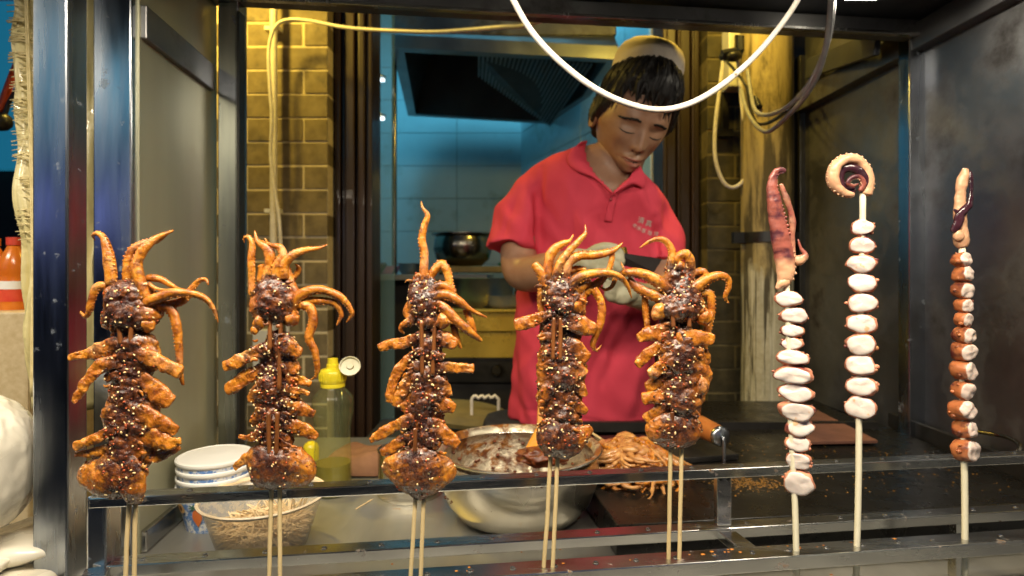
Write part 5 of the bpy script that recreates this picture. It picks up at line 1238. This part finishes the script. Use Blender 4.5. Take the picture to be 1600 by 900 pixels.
# ================================================================ THE COOK
def remeshed(mb, voxel, smooth=4, name='tmp'):
    """fuse overlapping closed shapes into one continuous skin; returns (verts, faces)"""
    me = bpy.data.meshes.new(name); me.from_pydata(mb.v, [], mb.f)
    b = bmesh.new(); b.from_mesh(me); bmesh.ops.recalc_face_normals(b, faces=b.faces); b.to_mesh(me); b.free()
    o = bpy.data.objects.new(name, me); COL.objects.link(o)
    md = o.modifiers.new('r', 'REMESH'); md.mode = 'VOXEL'; md.voxel_size = voxel; md.adaptivity = 0
    if smooth: ms = o.modifiers.new('s', 'SMOOTH'); ms.iterations = smooth; ms.factor = .5
    dg = bpy.context.evaluated_depsgraph_get(); e = o.evaluated_get(dg).to_mesh()
    vs = [v.co.copy() for v in e.vertices]; ns = [v.normal.copy() for v in e.vertices]; fs = [tuple(p.vertices) for p in e.polygons]
    o.evaluated_get(dg).to_mesh_clear(); bpy.data.objects.remove(o); bpy.data.meshes.remove(me)
    return vs, ns, fs
def loft(mb, rings, n=40, expo=2.3, step=None):
    """rings: (left px,py), (right px,py), depth half m, Y centre"""
    vs = []
    rr = cr([[l[0], l[1], r[0], r[1], d*1000, Y*1000] for l, r, d, Y in rings], 12)
    for l0, l1, r0, r1, d, Y in rr:
        Y /= 1000; d /= 1000; a = P(l0, l1, Y); b = P(r0, r1, Y); c = (a+b)/2; s = (b-a)/2; f = V((0, -1, 0))
        for j in range(n):
            an = 2*math.pi*j/n; ca = math.copysign(abs(math.cos(an))**(2/expo), math.cos(an)); sa = math.copysign(abs(math.sin(an))**(2/expo), math.sin(an))
            vs.append(c+s*ca+f*(d*sa))
    k = len(rr); fs = [(i*n+j, i*n+(j+1) % n, (i+1)*n+(j+1) % n, (i+1)*n+j) for i in range(k-1) for j in range(n)]
    fs += [tuple(range(n-1, -1, -1)), tuple((k-1)*n+j for j in range(n))]
    return mb.add(vs, fs)
def limb(mb, pts, n=20, step=.012, end=True):
    """pts: (px, py, Y, radius px at that depth)"""
    q = [list(P(x, y, Y))+[r*Y/FP] for x, y, Y, r in pts]; c = cr(q, step)
    mb.tube([V(p[:3]) for p in c], [p[3] for p in c], n)
    e = c[-1]
    if end: mb.ball(V(e[:3]), e[3]*.98, 3)
    e = c[0]; mb.ball(V(e[:3]), e[3]*.98, 3)

person = thing('person', 'young cook in red polo shirt and cream cap looking down at his gloved hands', 'person', (.13, 1.36, 0))
# shirt volume
rings = [((800, 652), (1024, 684), .112, 1.36), ((799, 600), (1022, 630), .116, 1.36), ((803, 540), (1020, 560), .118, 1.355), ((808, 470), (1024, 492), .120, 1.35),
         ((815, 410), (1040, 425), .122, 1.34), ((822, 360), (1050, 372), .122, 1.33), ((824, 315), (1046, 340), .118, 1.315), ((824, 284), (1044, 318), .108, 1.30),
         ((832, 262), (1034, 302), .096, 1.295), ((856, 247), (1020, 288), .084, 1.29), ((884, 236), (1003, 274), .072, 1.285), ((906, 226), (994, 262), .066, 1.28)]
sh = MB(); loft(sh, rings)
limb(sh, [(856, 274, 1.30, 26), (834, 298, 1.29, 30), (814, 335, 1.28, 34), (803, 366, 1.27, 38), (800, 389, 1.262, 40)], end=False)
limb(sh, [(1012, 314, 1.30, 24), (1026, 345, 1.29, 29), (1034, 380, 1.27, 33), (1038, 416, 1.25, 34)], end=False)
# waist-front folds are shaped in by the displacement below
vs, ns, fs = remeshed(sh, .0055, 5)
def proj(v): return (800+v.x/v.y*FP, HY+(ZC-v.z)/v.y*FP)
creases = [((842, 405), (838, 330), -.006, 5), ((838, 330), (846, 262), -.006, 6), ((1030, 420), (1022, 340), -.009, 5), ((1022, 340), (1010, 296), -.004, 6),
           ((935, 395), (890, 300), .004, 12), ((1000, 480), (940, 600), -.007, 10), ((965, 470), (912, 560), .006, 12), ((1012, 500), (985, 640), .006, 11), ((960, 500), (880, 690), -.005, 9),
           ((870, 420), (860, 560), .004, 14), ((840, 500), (850, 660), -.004, 9), ((812, 300), (780, 370), -.004, 8), ((830, 300), (815, 380), .004, 9), ((905, 300), (880, 420), -.003, 12),
           ((975, 330), (1010, 400), -.004, 10), ((930, 345), (925, 420), -.004, 9), ((1000, 300), (1040, 370), .004, 9), ((820, 640), (1010, 672), -.003, 3), ((860, 470), (800, 520), -.004, 8), ((870, 520), (805, 590), .003, 9)]
def segd(px, py, a, b):
    ax, ay = a; bx, by = b; dx, dy = bx-ax, by-ay; t = max(0, min(1, ((px-ax)*dx+(py-ay)*dy)/(dx*dx+dy*dy))); return math.hypot(px-ax-dx*t, py-ay-dy*t), t
out = []
for v, n in zip(vs, ns):
    x, y = proj(v); d = mn.noise(V((v.x*16, v.y*16, v.z*5)))*.012+mn.noise(V((v.x*30+v.z*16, v.y*30, v.z*12)))*.0075
    d *= max(.15, min(1, (y-255)/70))
    if n.y < .2:
        for a, b, amp, wd in creases:
            if abs(x-(a[0]+b[0])/2) > 140: continue
            q, t = segd(x, y, a, b); 
            if q < wd*3: d += amp*math.exp(-(q/wd)**2)*(.5+.5*math.sin(math.pi*min(1, max(0, t))))*1.4
    out.append(v+n*d)
vs = out
# neckline opening
Vn = [(908, 205), (915, 245), (928, 270), (957, 300), (984, 278), (996, 258), (1002, 230), (990, 205)]
def inside(x, y, poly):
    c = False; j = len(poly)-1
    for i in range(len(poly)):
        if (poly[i][1] > y) != (poly[j][1] > y) and x < (poly[j][0]-poly[i][0])*(y-poly[i][1])/(poly[j][1]-poly[i][1])+poly[i][0]: c = not c
        j = i
    return c
keep = []
for f in fs:
    c = sum((vs[i] for i in f), V((0, 0, 0)))/len(f); x, y = proj(c)
    if inside(x, y, Vn) : continue
    keep.append(f)
mb = MB(); mb.add(vs, keep); shirt = emit('polo_shirt', mb, M['red'], person, smooth='full', fixn=False)
sbvh = BVHTree.FromPolygons(vs, keep)
CAM = V((0, 0, ZC))
def onshirt(px, py, off=.003):
    d = (P(px, py, 1)-CAM).normalized(); hit = sbvh.ray_cast(CAM, d)
    if hit[0] is None: return P(px, py, 1.2)
    return hit[0]-d*off
def patch(name, left, right, m, parent, off=.004, n=14, thick=.0022, lift=None):
    """cloth strip between two pixel polylines laid over the shirt"""
    def rs(pl, k): 
        L_ = [0]
        for a, b in zip(pl, pl[1:]): L_.append(L_[-1]+math.dist(a, b))
        t = k*L_[-1]
        for i in range(len(pl)-1):
            if t <= L_[i+1] or i == len(pl)-2:
                q = (t-L_[i])/max(1e-6, L_[i+1]-L_[i]); return (pl[i][0]+(pl[i+1][0]-pl[i][0])*q, pl[i][1]+(pl[i+1][1]-pl[i][1])*q)
    vs = []; w_ = 5
    for i in range(n+1):
        a = rs(left, i/n); b = rs(right, i/n)
        for j in range(w_+1):
            q = j/w_; x = a[0]+(b[0]-a[0])*q; y = a[1]+(b[1]-a[1])*q
            vs.append(onshirt(x, y, off+(lift(i/n, q) if lift else 0)))
    return vs, w_, n
def collar(name, inner, outer, Yi, Yo):
    """a folded collar leaf: inner edge stands by the neck, outer edge lies on the shirt"""
    mb = MB(); n = 18; w_ = 6; vs = []
    ii = cr([list(p)+[0] for p in inner], 2); oo = cr([list(p)+[0] for p in outer], 2)
    g = lambda l, k: l[min(len(l)-1, int(k*(len(l)-1)))]
    for i in range(n+1):
        a = g(ii, i/n); b = g(oo, i/n); ya = Yi[0]+(Yi[1]-Yi[0])*i/n
        for j in range(w_+1):
            q = j/w_; x = a[0]+(b[0]-a[0])*q; y = a[1]+(b[1]-a[1])*q
            s_ = onshirt(x, y, .006); yb = min(s_.y, Yo[0]+(Yo[1]-Yo[0])*i/n) if q > .3 else s_.y
            Yq = ya+(min(s_.y, Yo[0]+(Yo[1]-Yo[0])*i/n)-ya)*q
            vs.append(P(x, y, Yq-.008*math.sin(math.pi*q)))
    mb.add(vs, [(i*(w_+1)+j, i*(w_+1)+j+1, (i+1)*(w_+1)+j+1, (i+1)*(w_+1)+j) for i in range(n) for j in range(w_)])
    o = emit(name, mb, M['red'], shirt, smooth='full'); md = o.modifiers.new('t', 'SOLIDIFY'); md.thickness = .0032; md.offset = 0
    md = o.modifiers.new('s', 'SUBSURF'); md.levels = 1; md.render_levels = 1
collar('collar', [(918, 219), (914, 232), (917, 250), (929, 272), (957, 301)], [(908, 222), (889, 238), (886, 254), (902, 268), (930, 279), (955, 303)], (1.235, 1.165), (1.22, 1.18))
collar('collar', [(994, 247), (992, 262), (981, 279), (959, 301)], [(1000, 262), (1010, 280), (1005, 294), (990, 288), (960, 303)], (1.215, 1.165), (1.205, 1.18))
pv, w_, n_ = patch('placket', [(955, 301), (949, 322), (944, 345)], [(966, 301), (960, 322), (955, 347)], M['red'], shirt, .003)
mb = MB(); mb.add(pv, [(i*(w_+1)+j, i*(w_+1)+j+1, (i+1)*(w_+1)+j+1, (i+1)*(w_+1)+j) for i in range(n_) for j in range(w_)]); o = emit('placket', mb, M['red'], shirt, smooth='full'); o.modifiers.new('t', 'SOLIDIFY').thickness = .002
mb = MB(); mb.ball(onshirt(954, 312, .006), .0035, 2, 1, .5, 1); emit('button', mb, mat('red_button', (.30, .02, .03), None, 20, .3), shirt)
# sleeve hem bands
for pts in ([(766, 372), (790, 386), (815, 396), (838, 402)],):
    vs2 = []
    for i in range(25):
        k = i/24*3; a = pts[min(2, int(k))]; b = pts[min(2, int(k))+1]; q = k-min(2, int(k)); x = a[0]+(b[0]-a[0])*q; y = a[1]+(b[1]-a[1])*q
        vs2 += [onshirt(x, y-9, .0012), onshirt(x, y-7.5, .0026), onshirt(x, y-2, .0022)]
# embroidery: two lines of pale characters
def text(body, px, py, hgt, rot):
    cu = bpy.data.curves.new('text', 'FONT'); cu.body = body; cu.size = hgt; cu.align_x = 'CENTER'; cu.align_y = 'CENTER'; cu.resolution_u = 3
    o = bpy.data.objects.new('text', cu); COL.objects.link(o); dg = bpy.context.evaluated_depsgraph_get(); dg.update(); e = o.evaluated_get(dg).to_mesh()
    c = onshirt(px, py, .0015); k = c.y/FP; ca, sa = math.cos(rot), math.sin(rot); vs = []
    for v in e.vertices:
        x = (v.co.x*ca-v.co.y*sa)/k*1.0; y = (v.co.x*sa+v.co.y*ca)/k; vs.append(onshirt(px+x, py-y, .0016))
    fs = [tuple(p.vertices) for p in e.polygons]; o.evaluated_get(dg).to_mesh_clear(); bpy.data.objects.remove(o); return vs, fs
mb = MB()
for ch, x, y, s_ in (('清', 1001.5, 345, .0150), ('真', 1013.5, 350, .0145), ('老', 992, 353, .0095), ('米', 998.5, 357, .0105), ('家', 1006, 361, .0105), ('泡', 1015, 364, .0105), ('馍', 1025, 366, .0105)):
    vs_, fs_ = text(ch, x, y, s_, R(-14)); mb.add(vs_, fs_)
o = emit('embroidery', mb, M['print'], shirt, fixn=False); o.modifiers.new('t', 'SOLIDIFY').thickness = .0006

# ---- head (local frame: x to the cook's left = viewer's right, y back, z up)
pitch, roll, yaw = R(27), R(17), R(14)
HR = Matrix.Rotation(roll, 3, 'Y') @ Matrix.Rotation(pitch, 3, 'X') @ Matrix.Rotation(yaw, 3, 'Z')
HC = P(989, 183, 1.225)
G = lambda x, c, s: math.exp(-((x-c)/s)**2)
sm = lambda a, b, x: (lambda t: t*t*(3-2*t))(max(0, min(1, (x-a)/(b-a))))
def headpt(n):
    x, y, z = n                                     # unit direction, face towards -y
    X = x*.0725; Y = y*.094; Z = z*(.118 if z > 0 else .112)
    f = sm(0, .9, -y)                               # facing front
    lo = sm(.0, 1.0, -z)
    X *= 1-.42*lo**1.3*(.5+.5*f)-.05*sm(.5, 1, z)
    X *= 1+.05*G(z, -.18, .22)*(1-abs(y))           # cheekbones
    if y < 0: Y *= 1+1.35*f*lo**4
    if y > 0: Y *= 1-.42*lo                         # nape
    if z < -.1: X *= 1+.10*G(z, -.62, .22)*sm(.3, .75, abs(x)/max(.01, math.sqrt(1-z*z)))  # jaw corner
    Y += .016*(1-abs(x))*sm(-.5, .2, z)*(0)
    # front plane flattening
    if y < 0: Y = Y*(1-.10*f*G(z, .1, .6)*(1-min(1, abs(X)/.045)))
    dY = 0
    # brow
    dY -= .0045*G(Z, .012, .009)*G(abs(X), .026, .020)*f
    # eye sockets
    dY += .0105*G(Z, -.006, .012)*G(abs(X), .031, .016)*f
    # lowered lids: a ball in each socket
    dY -= .0048*G(Z, -.010, .0085)*G(abs(X), .031, .0125)*f
    # crease above the lid
    dY += .0004*G(Z, .0020, .0022)*G(abs(X), .031, .014)*f
    # nose
    nb = sm(.010, -.036, Z)*sm(-.054, -.044, Z)
    dY -= (.003+.0130*nb)*G(X, 0, .0058+.0042*nb)*f*sm(.030, .010, Z)*sm(-.056, -.046, Z)
    dY -= .0060*G(Z, -.040, .008)*G(abs(X), .0125, .0056)*f
    dY -= .0040*G(Z, -.040, .0085)*G(X, 0, .009)*f
    dY += .0030*G(Z, -.0515, .0035)*G(abs(X), .0075, .0035)*f
    # philtrum and lips
    dY += .0010*G(Z, -.057, .005)*G(X, 0, .003)*f
    dY -= .0062*G(Z, -.0645, .0048)*G(X, 0, .021)*f
    dY += .0052*G(Z, -.0700-.0008*math.cos(X*150), .0017)*G(X, 0, .0235)*f
    dY -= .0068*G(Z, -.0760, .0050)*G(X, 0, .0170)*f
    dY += .0030*G(Z, -.0860, .0048)*G(X, 0, .018)*f
    dY += .0025*G(Z, -.070, .006)*G(abs(X), .0265, .004)*f
    # chin, cheeks
    dY -= .0075*G(Z, -.100, .011)*G(X, 0, .018)*f
    dY -= .0035*G(Z, -.030, .018)*G(abs(X), .040, .014)*f
    dY += .0020*G(Z, -.055, .014)*G(abs(X), .036, .007)*f
    return V((X, Y+dY, Z))
hv = []; HS = ICO[6]
for n in HS[0]: hv.append(headpt(n))
head = MB(); head.add([HC+HR @ p for p in hv], HS[1])
hbvh = BVHTree.FromPolygons(hv, HS[1])
def onface(x, z, off=0):
    h = hbvh.ray_cast(V((x, -.3, z)), V((0, 1, 0))); p = h[0] if h[0] is not None else V((x, -.06, z)); return HC+HR @ (p+V((0, -off, 0)))
# ears
for s in (-1, 1):
    ear = MB(); n = 26
    outl = [(math.cos(2*math.pi*j/n), math.sin(2*math.pi*j/n)) for j in range(n)]
    vs_ = []
    for ri, (rad, dx) in enumerate([(0, .006), (.45, .004), (.7, .0045), (.85, .010), (1.0, .011), (1.0, .006), (.6, .0), (0, -.002)]):
        for ca, sa in outl:
            ww = .0165*(1 if sa > 0 else .80); vs_.append(V((s*(.0700+dx+(.004 if ca > 0 else 0)*rad), .008+ca*rad*ww, -.012+sa*rad*.031)))
    fs_ = [(i*n+j, i*n+(j+1) % n, (i+1)*n+(j+1) % n, (i+1)*n+j) for i in range(7) for j in range(n)]
    head.add([HC+HR @ p for p in vs_], fs_)
# body: torso, neck, arms, legs fused to one skin, the head joined to the same mesh
bd = MB()
loft(bd, [((l[0]+16, l[1]), (r[0]-16, r[1]), d*.86, Y) for l, r, d, Y in rings])
limb(bd, [(958, 292, 1.285, 46), (962, 262, 1.27, 41), (972, 235, 1.255, 39), (985, 205, 1.245, 40)], 28)
limb(bd, [(856, 300, 1.33, 16), (826, 340, 1.31, 20), (811, 380, 1.27, 27), (813, 418, 1.25, 30), (826, 428, 1.225, 29), (856, 422, 1.17, 28), (890, 412, 1.11, 22), (905, 410, 1.085, 20)], 28)
limb(bd, [(1010, 335, 1.29, 22), (1030, 385, 1.27, 26), (1040, 430, 1.25, 28), (1036, 458, 1.21, 27), (1016, 466, 1.15, 25), (998, 462, 1.10, 20)], 28)
hipL, hipR = V((.04, 1.37, .86)), V((.26, 1.37, .86))
for hp_ in (hipL, hipR):
    q = [(hp_+V((0, 0, .06)), .095), (hp_+V((0, 0, -.1)), .085), (hp_+V((0, -.01, -.38)), .058), (hp_+V((0, .01, -.55)), .055), (V((hp_.x, hp_.y, .09)), .040), (V((hp_.x, hp_.y, .05)), .04)]
    c = cr([list(a)+[b] for a, b in q], .03); bd.tube([V(p[:3]) for p in c], [p[3] for p in c], 20)
    bd.ball(V((hp_.x, hp_.y-.06, .04)), 1, 3, .045, .12, .036)
bd.ball((.15, 1.37, .92), 1, 4, .16, .11, .14)
bv, bn, bf = remeshed(bd, .007, 4)
allb = MB(); allb.add(bv, bf); allb.add(head.v, head.f)
body = emit('body', allb, M['skin'], person, smooth='full', fixn=False)
# trousers, shoes
tr = MB()
for hp_ in (hipL, hipR):
    q = [(hp_+V((0, 0, .1)), .112), (hp_+V((0, 0, -.1)), .10), (hp_+V((0, 0, -.40)), .078), (V((hp_.x, hp_.y, .09)), .066)]
    c = cr([list(a)+[b] for a, b in q], .03); tr.tube([V(p[:3]) for p in c], [p[3] for p in c], 24)
tr.ball((.15, 1.37, .90), 1, 4, .175, .128, .13)
v_, n__, f_ = remeshed(tr, .012, 4); mb = MB(); mb.add([a+b*mn.noise(a*14)*.005 for a, b in zip(v_, n__)], f_); emit('trousers', mb, mat('black_trousers', (.02, .02, .025), None, 20, .8), person, smooth='full', fixn=False)
for hp_ in (hipL, hipR):
    mb = MB(); mb.ball(V((hp_.x, hp_.y-.07, .045)), 1, 3, .052, .145, .045); emit('shoe', mb, M['black'], person, smooth='full')
# face details
def facestrip(name, pts, m, rad, parent, off=.0008):
    c = cr([list(p)+[0] for p in pts], .0016); n = len(c); w3 = [onface(p[0], p[1], off) for p in c]
    mb = MB(); mb.tube(w3, [rad*(.25+.75*math.sin(math.pi*min(1, (i+.6)/n))) for i in range(n)], 8); emit(name, mb, m, parent, smooth='full')
for s in (-1, 1):
    facestrip('eyelid_line', [(s*.0165, -.0150), (s*.024, -.0172), (s*.032, -.0180), (s*.040, -.0172), (s*.0470, -.0145)], M['hair'], .0014, body, .0003)
    mb = MB()
    for i in range(64):
        k = i/63; x = s*(.014+.036*k); z = .0098+.0028*math.sin(math.pi*min(1, k*1.15+.08))-.004*k+random.uniform(-.0014, .0014)
        a = onface(x, z, .0002); b_ = onface(x+s*random.uniform(.003, .006), z+random.uniform(.0003, .002)*(1-k*1.4), .0012); mb.tube([a, b_], [.0019, .0006], 5)
    emit('eyebrow', mb, M['hair'], body, smooth='full')
# lips
def lipmesh(name, z0, z1, wd):
    mb = MB(); n = 24; m_ = 6; vs_ = []
    for i in range(n+1):
        x = -wd+2*wd*i/n; k = max(0, 1-(x/wd)**2)**.6
        for j in range(m_+1): q = j/m_; zc = -.0700-.0008*math.cos(x*150); vs_.append(onface(x, zc+(z0+(z1-z0)*q)*k, .0004))
    mb.add(vs_, [(i*(m_+1)+j, i*(m_+1)+j+1, (i+1)*(m_+1)+j+1, (i+1)*(m_+1)+j) for i in range(n) for j in range(m_)]); emit(name, mb, M['lip'], body, smooth='full')
lipmesh('upper_lip', .0012, .0072, .0235); lipmesh('lower_lip', -.0012, -.0085, .0195)
facestrip('mouth_line', [(-.0235, -.0702), (-.012, -.0712), (0, -.0704), (.012, -.0712), (.0235, -.0702)], mat('mouth_shadow', (.07, .02, .015), None, 20, .6), .0008, body, .0001)
for s in (-1, 1):
    mb = MB(); mb.ball(onface(s*.0078, -.0492, .0002), .0024, 2, 1.3, .7, .6); emit('nostril', mb, mat('nostril', (.04, .015, .01), None, 20, .7), body)
# hair shell
hm = MB(); vs_ = []; CA_ = V((.02, .42, .90)).normalized()
for n in ICO[6][0]:
    p = headpt(n); q = V((p.x, p.y, p.z))
    # scalp region: above a line from forehead to ears to nape
    y = n.y; z = n.z
    line = .42+.10*sm(.25, -.5, n.x) if y < -.55 else (.42+(y+.55)*(-.55)/.45 if y < -.1 else (-.13-(y+.1)*.75))
    side = sm(line-.05, line+.09, z+.05*mn.noise(V((n.x*9, n.y*9, 2))))
    if y > .45: side = sm(-.66, -.5, z)
    th = .014+.011*sm(.2, .9, z)*(1-.95*sm(.60, .84, n.dot(CA_)))+.005*mn.noise(V((n.x*4, n.y*4, n.z*2)))
    a = math.atan2(n.x, -n.y)
    th += .0040*mn.noise(V((a*9, n.z*1.6, 5)))+.0030*mn.noise(V((a*24, n.z*2, 9)))+.0016*mn.noise(V((a*60, n.z*3, 3)))
    q = p*(1+th/ max(.05, p.length)*side) if side > 0 else p
    q = q if side > .02 else p*.93
    vs_.append(HC+HR @ q)
vs_hair = list(vs_); hm.add(vs_, ICO[6][1]); hair = emit('hair', hm, M['hair'], body, smooth='full')
# fringe and side locks, falling over the forehead
rnd = random.Random(12)
for i in range(46):
    k = i/45; a = R(-80+160*k)+rnd.uniform(-.06, .06)
    r0 = headpt(V((math.sin(a)*.80, -math.cos(a)*.80, .60)).normalized())*1.17
    ln = ((.016 if a < .0 else .028)+.020*rnd.random()) if abs(a) < 1.0 else .045+.012*rnd.random()
    pts = []
    for j in range(9):
        t_ = j/8; aa = a+.16*t_*math.sin(i*2.1)+.10*t_; zz = r0.z-ln*1.35*t_
        h = hbvh.ray_cast(V((0, 0, zz)), V((math.sin(aa), -math.cos(aa), 0)))
        rad = (h[0].xy.length if h[0] is not None else .07)
        rad = rad+.012*(1-t_)**1.2+.0045; pts.append(HC+HR @ V((math.sin(aa)*rad, -math.cos(aa)*rad, zz)))
    mb = MB(); w0 = rnd.uniform(.0025, .0070); mb.tube(pts, [w0*(1-.9*(j/8)**1.6)*1.0 for j in range(9)], 8); emit('hair_lock', mb, M['hair'], hair, smooth='full')
# cap on the back of the crown
ca = V((.02, .34, .94)).normalized(); cb = V((.006, .028, .088))
q = V((0, 0, 1)).rotation_difference(ca).to_matrix(); cm = MB(); prof = [(.079, -.016), (.0835, -.014), (.0845, .004), (.0842, .022), (.080, .040), (.071, .055), (.056, .066), (.036, .073), (.014, .0758), (0, .076)]
n = 60; vs_ = []
for r_, z_ in prof:
    for j in range(n):
        a = 2*math.pi*j/n; w_ = 1+.012*mn.noise(V((math.cos(a)*2, math.sin(a)*2, z_*30)))-.012*abs(math.cos(a*3))**14*(1 if z_ > .02 else 0)
        vs_.append(HC+HR @ (cb+q @ V((r_*.88*w_*math.cos(a), r_*.88*w_*math.sin(a), z_*.92))))
cm.add(vs_, [(i*n+j, i*n+(j+1) % n, (i+1)*n+(j+1) % n, (i+1)*n+j) for i in range(len(prof)-1) for j in range(n)])
capo = emit('cap', cm, M['cap'], person, smooth='full'); capo.modifiers.new('t', 'SOLIDIFY').thickness = .002
bm_ = MB(); bm_.ball(HC+HR @ (cb+ca*.0705), .004, 2); emit('cap_button', bm_, M['hair'], capo)
# ---- gloves
def glove(name, palm, wrist, fingers, thumb, vox=.0028):
    g = MB(); limb(g, wrist, 22, .008)
    for (x, y, Y, sx, sy, sz) in palm: k = Y/FP; g.ball(P(x, y, Y), 1, 4, sx*k, sy*k, sz*k)
    for fgr in fingers+[thumb]: limb(g, fgr, 12, .004)
    v_, n_, f_ = remeshed(g, vox, 2); mb = MB(); mb.add([a+b*(mn.noise(a*70)*.0012+mn.noise(a*180)*.0005) for a, b in zip(v_, n_)], f_); return emit(name, mb, M['glove'], person, smooth='full', fixn=False)
glove('glove', [(925, 410, 1.065, 24, 20, 19), (940, 406, 1.06, 17, 18, 19)], [(893, 411, 1.105, 22), (905, 410, 1.09, 22), (918, 409, 1.075, 20)],
      [[(940, 394, 1.055, 9), (958, 391, 1.035, 8.5), (968, 396, 1.028, 8), (966, 404, 1.04, 7)],
       [(942, 403, 1.05, 9), (961, 402, 1.03, 8.5), (970, 408, 1.025, 8), (966, 415, 1.038, 7)],
       [(941, 412, 1.05, 9), (958, 413, 1.03, 8.3), (966, 419, 1.026, 7.6), (961, 425, 1.038, 7)],
       [(936, 421, 1.05, 8), (950, 424, 1.035, 7.5), (956, 429, 1.030, 7), (951, 433, 1.04, 6.5)]],
      [(920, 398, 1.05, 10), (935, 389, 1.035, 9), (950, 386, 1.028, 8), (962, 388, 1.026, 7)])
glove('glove', [(978, 455, 1.07, 21, 18, 20), (972, 460, 1.065, 18, 17, 17)], [(1008, 464, 1.12, 21), (998, 462, 1.10, 21), (986, 459, 1.085, 20)],
      [[(970, 446, 1.06, 8), (960, 436, 1.045, 7.6), (957, 427, 1.04, 7), (962, 422, 1.045, 6.4)],
       [(965, 452, 1.06, 8), (953, 444, 1.045, 7.6), (948, 436, 1.04, 7), (953, 430, 1.045, 6.4)],
       [(962, 459, 1.06, 8), (952, 454, 1.045, 7.4), (947, 447, 1.042, 6.8), (951, 441, 1.046, 6.2)],
       [(962, 467, 1.06, 7.4), (953, 464, 1.048, 6.8), (949, 458, 1.045, 6.2), (952, 453, 1.048, 5.8)]],
      [(984, 444, 1.055, 9.5), (980, 432, 1.045, 8.5), (972, 424, 1.04, 7.6), (966, 420, 1.04, 7)])
# knife held in the glove
t = thing('knife', 'dark broad-bladed knife with a brass ferrule held in the gloved hand', 'knife', P(995, 408, 1.02))
mb = MB(); mb.prism([P(958, 393, 1.035), P(1035, 404.5, 1.005), P(1022, 425, 1.005), P(968, 414, 1.033)], (.0003, .0018, 0)); emit('blade', mb, M['blade'], t, bevel=.0004)
mb = MB(); mb.bar(P(955, 398, 1.05), P(978, 391, 1.032), .012, .013); emit('ferrule', mb, M['gold'], t, bevel=.001)
mb = MB(); mb.bar(P(920, 408, 1.052), P(958, 398, 1.048), .013, .014); emit('handle', mb, M['frame_wood'], t, bevel=.002)
# stray strands over the hair shell
hv2 = BVHTree.FromPolygons([HR.inverted() @ (v-HC) for v in vs_hair], ICO[6][1])
rnd = random.Random(31)
mb = MB()
for i in range(260):
    a = rnd.uniform(-2.2, 2.2); z0 = rnd.uniform(.35, .95); ln_ = rnd.uniform(.25, .7); pts = []
    for j in range(7):
        t_ = j/6; zz = z0-ln_*t_; 
        if zz < -.3 and abs(a) < 1.2: break
        aa = a+.25*t_*math.sin(i); s_ = math.sqrt(max(.02, 1-zz*zz)); dr = V((math.sin(aa)*s_, -math.cos(aa)*s_, zz)).normalized()
        if abs(aa) < 1.25 and zz < .42: break
        h = hv2.ray_cast(dr*.3, -dr)
        if h[0] is None: break
        pts.append(HC+HR @ (h[0]+dr*rnd.uniform(.0002, .0028)))
    if len(pts) > 3: mb.tube(pts, [.0009*(1-.8*j/len(pts)) for j in range(len(pts))], 4)
o = emit('hair_strands', mb, M['hair'], hair, smooth='full', fixn=False); o['kind'] = 'stuff'
